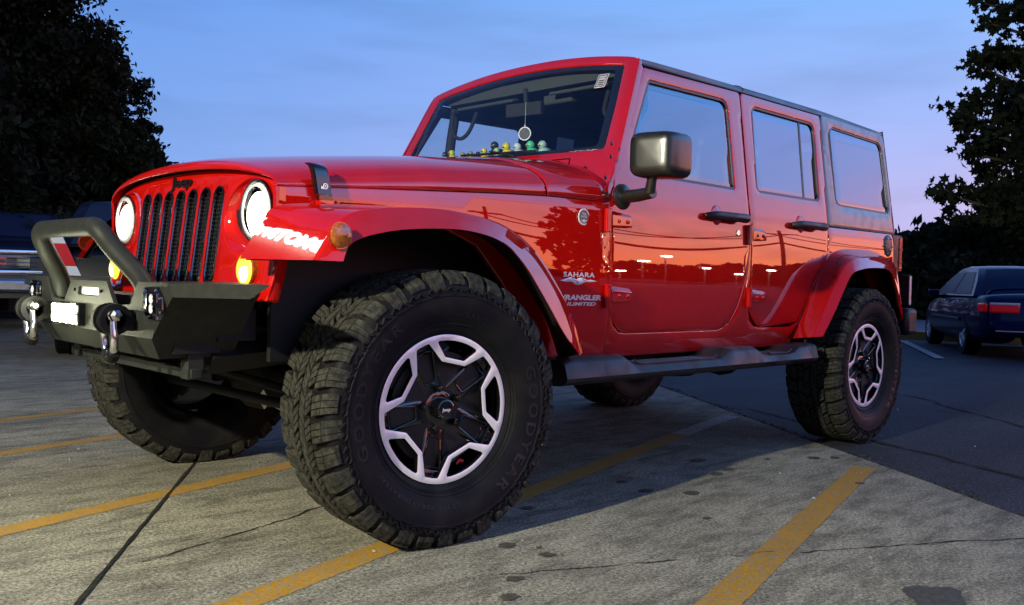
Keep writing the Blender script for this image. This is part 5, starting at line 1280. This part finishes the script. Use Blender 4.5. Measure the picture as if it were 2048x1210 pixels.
def ring_hill(name, a0, a1, d, h, m):
    b = MB(); V = []; n = 60
    for i in range(n+1):
        a = R(a0+(a1-a0)*i/n); hh = h*(.6+.5*noise.noise((i*.21, d*.1, 0))+.25*noise.noise((i*.9, 3, 0))); V += [(d*math.cos(a), d*math.sin(a), -1), (d*math.cos(a), d*math.sin(a), max(.4, hh)), ((d+40)*math.cos(a), (d+40)*math.sin(a), -1)]
    b.add(V, [q for i in range(n) for q in ((3*i, 3*i+3, 3*i+4, 3*i+1), (3*i+1, 3*i+4, 3*i+5, 3*i+2))]); o = b.build(name, m); o['kind'] = 'structure'
ring_hill('wooded_hill', 60, 195, 160, 5.0, M['leaf2']); ring_hill('wooded_hill', 195, 420, 150, 4.0, M['leaf2'])

# ================================================================== CURB, VERGE, FAR ROAD
q = [at(1700, 600, 13.9), at(2000, 600, 13.2)]
dirv = (Vector((-13.93, -2.86, 0))-Vector((-13.67, -3.13, 0))).normalized(); c0 = Vector((-13.8, -3.0, 0)); dirv = Vector((-.30, .954, 0)); nrm = Vector((-.954, -.30, 0))
def cp(a, b_, z): p = c0+dirv*a+nrm*b_; return (p.x, p.y, z)
b = MB(); b.add([cp(-9, 0, -.012), cp(8, 0, -.012), cp(8, 0, .12), cp(-9, 0, .12), cp(8, .14, .13), cp(-9, .14, .13), cp(8, .16, -.012), cp(-9, .16, -.012)], [(0, 1, 2, 3), (3, 2, 4, 5), (5, 4, 6, 7)]); o = b.build('kerb', M['yellow'], smooth=False); o['kind'] = 'structure'
b = MB(); b.add([cp(-9, .165, .10), cp(8, .165, .10), cp(8, 7, .12), cp(-9, 7, .12)], [(0, 1, 2, 3)]); o = b.build('pavement', M['road'], smooth=False); o['kind'] = 'structure'

# ================================================================== PARKED CARS
def loft_car(root, st, m, gh, name='body'):
    """st: (x, z bottom, z belt, half width); gh: greenhouse outline params"""
    b = MB(); rows = []
    for x, zb, zt, w in st:
        half = [(.55*w, zb), (.93*w, zb+.02), (w*.99, zb+.12), (w, zb+(zt-zb)*.45), (w*.985, zb+(zt-zb)*.70), (w*.95, zt-.04), (w*.86, zt), (w*.4, zt+.025), (0, zt+.03)]
        rows.append([(x, y, z) for y, z in half]+[(x, -y, z) for y, z in half[-2::-1]])
    b.grid(rows); b.add(rows[0], [tuple(range(17))]); b.add(rows[-1], [tuple(range(17))]); b.build(name, m, root, ang=42, subd=1)
def car_wheel(root, x, y, r, w=.20):
    s = 1 if y > 0 else -1
    b = MB(); b.lathe([(-w/2, r*.6), (-w/2, r*.95), (-w/2+.02, r), (w/2-.02, r), (w/2, r*.95), (w/2, r*.62)], (x, y, r), n=28); wl = b.build('wheel', M['rubber'], root)
    b = MB(); yy = y+s*(w/2-.015); b.disc((x, yy-.03*s, r), r*.63)
    for k in range(5):
        a = 2*math.pi*k/5; b.box((x+math.cos(a)*r*.33, yy, r+math.sin(a)*r*.33), (r*.56, .02, .055), rot=(0, -a, 0))
    b.lathe([(yy-y, r*.64), (yy-y+.01*s, r*.62), (yy-y, r*.56)], (x, y, r), n=28); b.build('rim', M['machined'], wl)
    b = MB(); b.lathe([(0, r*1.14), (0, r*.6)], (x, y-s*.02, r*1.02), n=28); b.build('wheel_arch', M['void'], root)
def quad(b, p, n): b.add([Vector(q)+Vector(n) for q in p], [(0, 1, 2, 3)])
# dark blue sedan, tail towards us
h_ = -149.6; hv = Vector((math.cos(R(h_)), math.sin(R(h_)), 0)); lv = Vector((-hv.y, hv.x, 0)); pos = Vector((-10.85, -1.22, 0))+hv*1.225-lv*.74
sed = empty('parked_sedan', (pos.x, pos.y, -.012), R(h_)); tag(sed, 'dark blue sedan parked at the right edge, tail light facing us', 'car')
loft_car(sed, [(2.10, .30, .58, .58), (2.04, .22, .66, .72), (1.85, .18, .72, .80), (1.5, .17, .78, .84), (.9, .17, .84, .85), (0, .17, .87, .86), (-.9, .17, .88, .86), (-1.5, .18, .90, .84), (-1.95, .22, .90, .80), (-2.10, .26, .87, .75), (-2.17, .30, .60, .72), (-2.18, .34, .46, .68)], M['carblue'], None)
def greenhouse(root, X, zb, zr, wb, wt, m, split=0):
    """X = base front, roof front, roof rear, base rear"""
    b = MB(); xm = np.linspace(0, 1, 9); rows = []
    side_ = [(X[0], zb), (X[0]*.55+X[1]*.45, zb+(zr-zb)*.52), (X[1], zr-.03), (X[1]-.12, zr), ((X[1]+X[2])/2, zr+.025), (X[2]+.12, zr), (X[2], zr-.03), (X[3]*.55+X[2]*.45, zb+(zr-zb)*.52), (X[3], zb)]
    for x, z in side_:
        t = min(1, (z-zb)/(zr-zb)); w = wb+(wt-wb)*t; rows.append([(x, w, z-.0), (x, w*.96, z+.012), (x, w*.5, z+.03), (x, 0, z+.035), (x, -w*.5, z+.03), (x, -w*.96, z+.012), (x, -w, z)])
    b.grid(rows)
    for s in (0, 6): b.add([r[s] for r in rows], [tuple(range(9))])
    rf = b.build('cabin', m, root, ang=50)
    # side windows
    P = lambda x, z, s: (x, s*(wb+(wt-wb)*(z-zb)/(zr-zb)+.006), z)
    z0, z1 = zb+.03, zr-.055
    for s in (1, -1):
        fx = lambda z: X[0]+(X[1]-X[0])*(z-zb)/(zr-zb)-.05; rx = lambda z: X[3]+(X[2]-X[3])*(z-zb)/(zr-zb)+.10; xm_ = split or (X[1]+X[2])/2
        for a0, a1, c1, c0 in ((fx(z0), xm_+.03, xm_+.03, fx(z1)), (xm_-.03, rx(z0)+.06, rx(z1)+.04, xm_-.03)):
            c = MB(); c.add([P(a0, z0, s), P(a1, z0, s), P(c1, z1, s), P(c0, z1, s)], [(0, 1, 2, 3)]); c.build('side_window', M['cglass'], root, smooth=False)
    for (xa, xb, nm) in ((X[0], X[1], 'windshield'), (X[3], X[2], 'rear_window')):
        sg = 1 if nm == 'windshield' else -1; rws = []
        for t in (.06, .5, .90):
            x = xa+(xb-xa)*t+sg*.012; z = zb+(zr-zb)*t+.03
            if t == .5: x = (xa*.55+xb*.45)*.98+xa*.02+sg*.02; z = zb+(zr-zb)*.52+.035
            w = (wb+(wt-wb)*t)*.86; rws.append([(x, w, z-.012), (x, w*.5, z+.006), (x, 0, z+.010), (x, -w*.5, z+.006), (x, -w, z-.012)])
        c = MB(); c.grid(rws); c.build(nm, M['cglass'], root)
    return rf
greenhouse(sed, (1.02, .25, -.95, -1.62), .865, 1.285, .80, .58, M['carblue'], -.30)
for x in (1.28, -1.225):
    for y in (.74, -.74): car_wheel(sed, x, y, .30)
for s in (1, -1):
    b = MB(); b.box((-2.155, s*.53, .715), (.05, .36, .13)); b.box((-2.02, s*.765, .715), (.20, .05, .12), rot=(0, 0, s*.25)); t_ = b.build('tail_light', M['redlens_lit'], sed, bevel=.02)
    b = MB(); b.box((-2.158, s*.53, .770), (.055, .36, .030)); b.build('reverse_lens', M['clearlens'], t_, bevel=.008)
    b = MB(); b.box((.62, s*.90, .90), (.10, .16, .10)); b.build('door_mirror', M['carblue'], sed, bevel=.02)
    for x in (-.05, -.95): b = MB(); b.box((x, s*.865, .775), (.16, .02, .025)); b.build('door_handle', M['chrome'], sed, bevel=.005)
    b = MB(); b.box((-.1, s*.868, .52), (2.0, .014, .035)); b.build('side_moulding', M['seal'], sed, bevel=.004)
b = MB(); b.tube(cr([(-2.02, .70, .90), (-2.08, .60, .965), (-2.09, 0, .985), (-2.08, -.60, .965), (-2.02, -.70, .90)], 4), .028, 8, flat=.5); b.build('spoiler', M['carblue'], sed)
b = MB(); b.box((-2.19, 0, .46), (.10, 1.40, .16)); b.build('rear_bumper', M['carblue'], sed, bevel=.04)
b = MB(); b.box((-2.246, 0, .40), (.012, 1.30, .018)); b.build('bumper_line', M['chrome'], sed)
b = MB(); b.box((-2.195, 0, .68), (.012, .32, .11)); b.build('number_plate', M['clearlens'], sed, bevel=.004)
b = MB(); b.box((-2.16, .18, .83), (.006, .05, .035)); b.box((-2.16, .02, .83), (.006, .03, .02)); b.build('boot_badge', M['chrome'], sed, smooth=False)
sed.scale = (.93, .93, .90)
# pickup truck, nose towards us, left edge
pos = CAM+Vector((math.cos(R(-104.6)), math.sin(R(-104.6)), 0))*13.2
trk = empty('pickup_truck', (pos.x, pos.y, -.012), R(72)); tag(trk, 'navy pickup truck with chrome-framed grille at the left edge of the lot', 'pickup truck')
loft_car(trk, [(.35, .42, .92, .80), (.28, .36, 1.05, .90), (.05, .32, 1.12, .95), (-.6, .32, 1.17, .96), (-1.2, .32, 1.20, .96), (-3.2, .34, 1.20, .96), (-5.2, .34, 1.20, .95), (-5.3, .4, 1.15, .92)], M['cargrey'], None)
greenhouse(trk, (-1.15, -1.75, -3.1, -3.35), 1.18, 1.60, .88, .70, M['cargrey'])
for x in (-.62, -4.2):
    for y in (.82, -.82): car_wheel(trk, x, y, .38, .26)
gfr = rp([(-.62, .72, .05), (.62, .72, .05), (.64, 1.02, .05), (-.64, 1.02, .05)], 4)
b = MB(); panel(b, gfr, [offs(gfr if area(gfr) > 0 else gfr[::-1], -.045)], lambda y, z: (.395-.05*(y/.6)**2, y, z), (1, 0, 0), .12, .03, .008); gr_ = b.build('grille_frame', M['chrome'], trk)
b = MB(); panel(b, offs(gfr if area(gfr) > 0 else gfr[::-1], -.03), [], lambda y, z: (.375-.05*(y/.6)**2, y, z), (1, 0, 0), .12, .02, .004)
for k in range(5): b.tube([(.383-.05*(y/.6)**2, y, .77+.05*k) for y in np.linspace(-.56, .56, 9)], .006, 5)
b.build('grille_insert', M['dark_chrome'], gr_)
b = MB(); text(b, 'GMC', lambda u, v: (.398, -.17+u, .845+v), .085, width=.34, bold=.05); o = b.build('grille_letters', M['redmark'], gr_, smooth=False)
b = MB(); b.box((.36, 0, .58), (.22, 1.80, .17)); fb = b.build('front_bumper', M['chrome'], trk, bevel=.04)
b = MB(); b.box((.468, -.60, .60), (.012, .22, .07)); b.build('fog_lamp_recess', M['void'], fb, bevel=.008); b = MB(); b.box((.468, .60, .60), (.012, .22, .07)); b.build('fog_lamp_recess', M['void'], fb, bevel=.008)
for s in (1, -1): b = MB(); b.box((.31, s*.80, .88), (.12, .24, .24)); b.build('headlight', M['clearlens'], trk, bevel=.03)
# black suv behind the bull bar, tail towards us
pos = at(100, 560, 8.6); hv_ = R(-113)
lvv = Vector((math.sin(R(-88))*-1, math.cos(R(-88)), 0))   # its left side
fw = Vector((math.cos(hv_), math.sin(hv_), 0)); lf = Vector((-fw.y, fw.x, 0)); c_ = Vector((pos.x, pos.y, 0))+fw*2.2-lf*(-.0)
# left rear corner sits at pos
cpos = Vector((pos.x, pos.y, 0))+fw*2.25-lf*.86
suv = empty('parked_suv', (cpos.x, cpos.y, -.004), hv_); tag(suv, 'black car seen through the bull bar, red and white tail light towards us', 'car')
loft_car(suv, [(2.2, .35, .80, .70), (2.1, .26, .88, .84), (1.4, .22, .95, .88), (0, .22, .98, .88), (-1.4, .22, 1.0, .88), (-2.1, .26, 1.0, .86), (-2.22, .30, .95, .84), (-2.25, .36, .70, .82)], M['carblack'], None)
greenhouse(suv, (1.0, .3, -1.75, -2.15), .98, 1.42, .84, .66, M['carblack'])
for x in (1.35, -1.35):
    for y in (.78, -.78): car_wheel(suv, x, y, .33)
for s in (1, -1):
    for nm, z0, z1, m_ in (('amber_lens', 1.02, 1.09, 'clearlens'), ('red_lens', .83, 1.02, 'redlens_lit'), ('white_lens', .74, .83, 'clearlens')):
        b = MB(); f_ = lambda z: .76-.0*(z-.74)
        y1 = .865; y0a, y0b = .865-.25+(z0-.74)*.45, .865-.25+(z1-.74)*.45
        b.add([(-2.262, s*y1, z0), (-2.262, s*y0a, z0), (-2.262, s*y0b, z1), (-2.262, s*y1, z1), (-2.16, s*y1, z0), (-2.16, s*y0a, z0), (-2.16, s*y0b, z1), (-2.16, s*y1, z1)], [(0, 1, 2, 3), (0, 4, 5, 1), (1, 5, 6, 2), (2, 6, 7, 3), (3, 7, 4, 0)])
        if nm == 'red_lens': t_ = b.build('tail_light', M[m_], suv, bevel=.004)
        else: b.build(nm, M[m_], suv, bevel=.004)
for z in (1.03, 1.09): b = MB(); b.box((-2.25, 0, z), (.03, .9, .018)); b.build('chrome_strip', M['chrome'], suv, bevel=.005)
b = MB(); b.box((-2.30, 0, .55), (.16, 1.70, .20)); b.build('rear_bumper', M['carblack'], suv, bevel=.05)

# ================================================================== SHOP, SIGN, LAMPS
WX = 4.9
shop = empty('shop_building', (WX+3, -2, 0)); tag(shop, 'low stucco repair shop the off-roader is nosed up to', 'building')
b = MB(); b.box((3.0, -7, 4.0), (6.0, 32, 8.0)); b.v = [(x-3.0+.0, y, z) for x, y, z in b.v]; b.build('wall', M['wall'], shop, smooth=False)
b = MB(); b.box((-3.06, -7, 8.0), (.35, 32.2, .18)); b.build('parapet', M['wall'], shop, smooth=False)
for y in (-4.5, 0, 4.5):
    b = MB(); b.box((-3.02, y, 1.5), (.05, 3.2, 3.0)); bd = b.build('bay_door', M['void'], shop, bevel=.01)
    for k in range(4): c = MB(); c.box((-3.05, y, .4+.72*k), (.02, 3.1, .62)); c.build('door_panel', M['pole'], bd, bevel=.01)
def wall_lamp(y, z, energy, label):
    root = empty('wall_lamp', (WX-.02, y, z)); tag(root, label, 'wall lamp', 'floodlights on the shop wall')
    b = MB(); b.box((-.06, 0, .12), (.12, .20, .16)); b.box((-.16, 0, .05), (.22, .34, .10), rot=(0, -.35, 0)); b.build('housing', M['plastic'], root, bevel=.01)
    b = MB(); b.box((-.17, 0, -.02), (.17, .28, .02), rot=(0, -.35, 0)); b.build('lamp_glass', M['lamplit'], root)
    l = bpy.data.lights.new('lamp_light', 'SPOT'); l.energy = energy; l.color = (1, .955, .74); l.shadow_soft_size = .07; l.spot_size = R(150); l.spot_blend = .5
    o = bpy.data.objects.new('lamp_light', l); col.objects.link(o); o.parent = root; o.location = (-.30, 0, -.08); o.rotation_euler = Vector((-.80, -.1, -.62)).to_track_quat('-Z', 'Y').to_euler()
wall_lamp(1.55, 2.75, 1750, 'floodlight on the shop wall in front of the headlights')
sign = empty('shop_sign', (WX-.05, -4.65, 7.05)); tag(sign, 'white lit letters high on the shop wall', 'shop sign')
b = MB(); text(b, 'AUTOMOTIVE', lambda u, v: (-.05, .84-u, v-.13), .27, width=1.68, bold=.05, shear=.2); o = b.build('letters', M['signlit'], sign, smooth=False); o.modifiers.new('s', 'SOLIDIFY').thickness = .03
# lot lamps on the sunset side
LL = ['street lamp nearest on the sunset side', 'street lamp beside the broad tree', 'twin street lamp further along the lot', 'small lamp far down the street', 'lamp over the far driveway', 'farthest lamp on the skyline', 'low lamp left of the broad tree', 'low lamp by the far kerb', 'taller lamp behind the low ones', 'low lamp at the far lot entrance', 'tall lamp at the end of the street', 'low lamp beside the round tree']
for i, (az_, d, h, e_) in enumerate([(133, 30, 4.2, 60), (139, 38, 4.0, 60), (143, 46, 2.6, 60), (147, 55, 2.3, 50), (151, 60, 2.4, 60), (154, 44, 1.5, 80), (136, 42, 1.6, 0), (141.5, 50, 1.5, 0), (144.5, 52, 3.4, 0), (149, 58, 1.7, 0), (156.5, 62, 3.0, 0), (131, 45, 2.0, 0)]):
    x, y = d*math.cos(R(az_)), d*math.sin(R(az_)); root = empty('street_lamp', (x, y, 0)); tag(root, LL[i], 'street lamp', 'street lamps on the sunset side')
    b = MB(); b.tube([(0, 0, 0), (0, 0, h), (.3, -.3, h+.1)], .06, 8); b.build('post', M['pole'], root)
    b = MB(); b.box((.4, -.4, h+.06), (.45+.12*(i % 3), .35, .12+.03*(i % 2))); b.build('lamp_head', M['lamplit'], root, bevel=.03)

# power line over the street on the sunset side
pl_ = []
for az_, d in ((120, 46), (138, 44), (152, 50), (163, 62)): pl_.append(Vector((d*math.cos(R(az_)), d*math.sin(R(az_)), 0)))
UL = ['utility pole near the broad tree', 'utility pole in the middle of the sunset street', 'utility pole further down the sunset street', 'last utility pole on the sunset street']
for i, p in enumerate(pl_):
    root = empty('utility_pole', p); tag(root, UL[i], 'utility pole', 'utility poles on the sunset side')
    b = MB(); b.tube([(0, 0, 0), (0, 0, 6.4)], [.16, .11], 8); b.build('pole', M['bark'], root); b = MB(); b.box((0, 0, 5.9), (2.0, .12, .12), rot=(0, 0, R(50))); b.build('cross_arm', M['bark'], root)
for k, (dz, o_) in enumerate(((5.95, .8), (5.95, -.8), (4.9, 0))):
    b = MB(); P = []
    for a, c in zip(pl_, pl_[1:]):
        for t in np.linspace(0, 1, 14)[:-1]: P.append(a.lerp(c, t)+Vector((o_*.6, o_*.7, dz-1.1*4*t*(1-t))))
    b.tube(P, .05 if k < 2 else .09, 5); o = b.build('overhead_wire', M['void']); tag(o, ['upper overhead wire on the far side of the street', 'upper overhead wire on the near side of the street', 'thick lower overhead cable along the street'][k], 'wire')
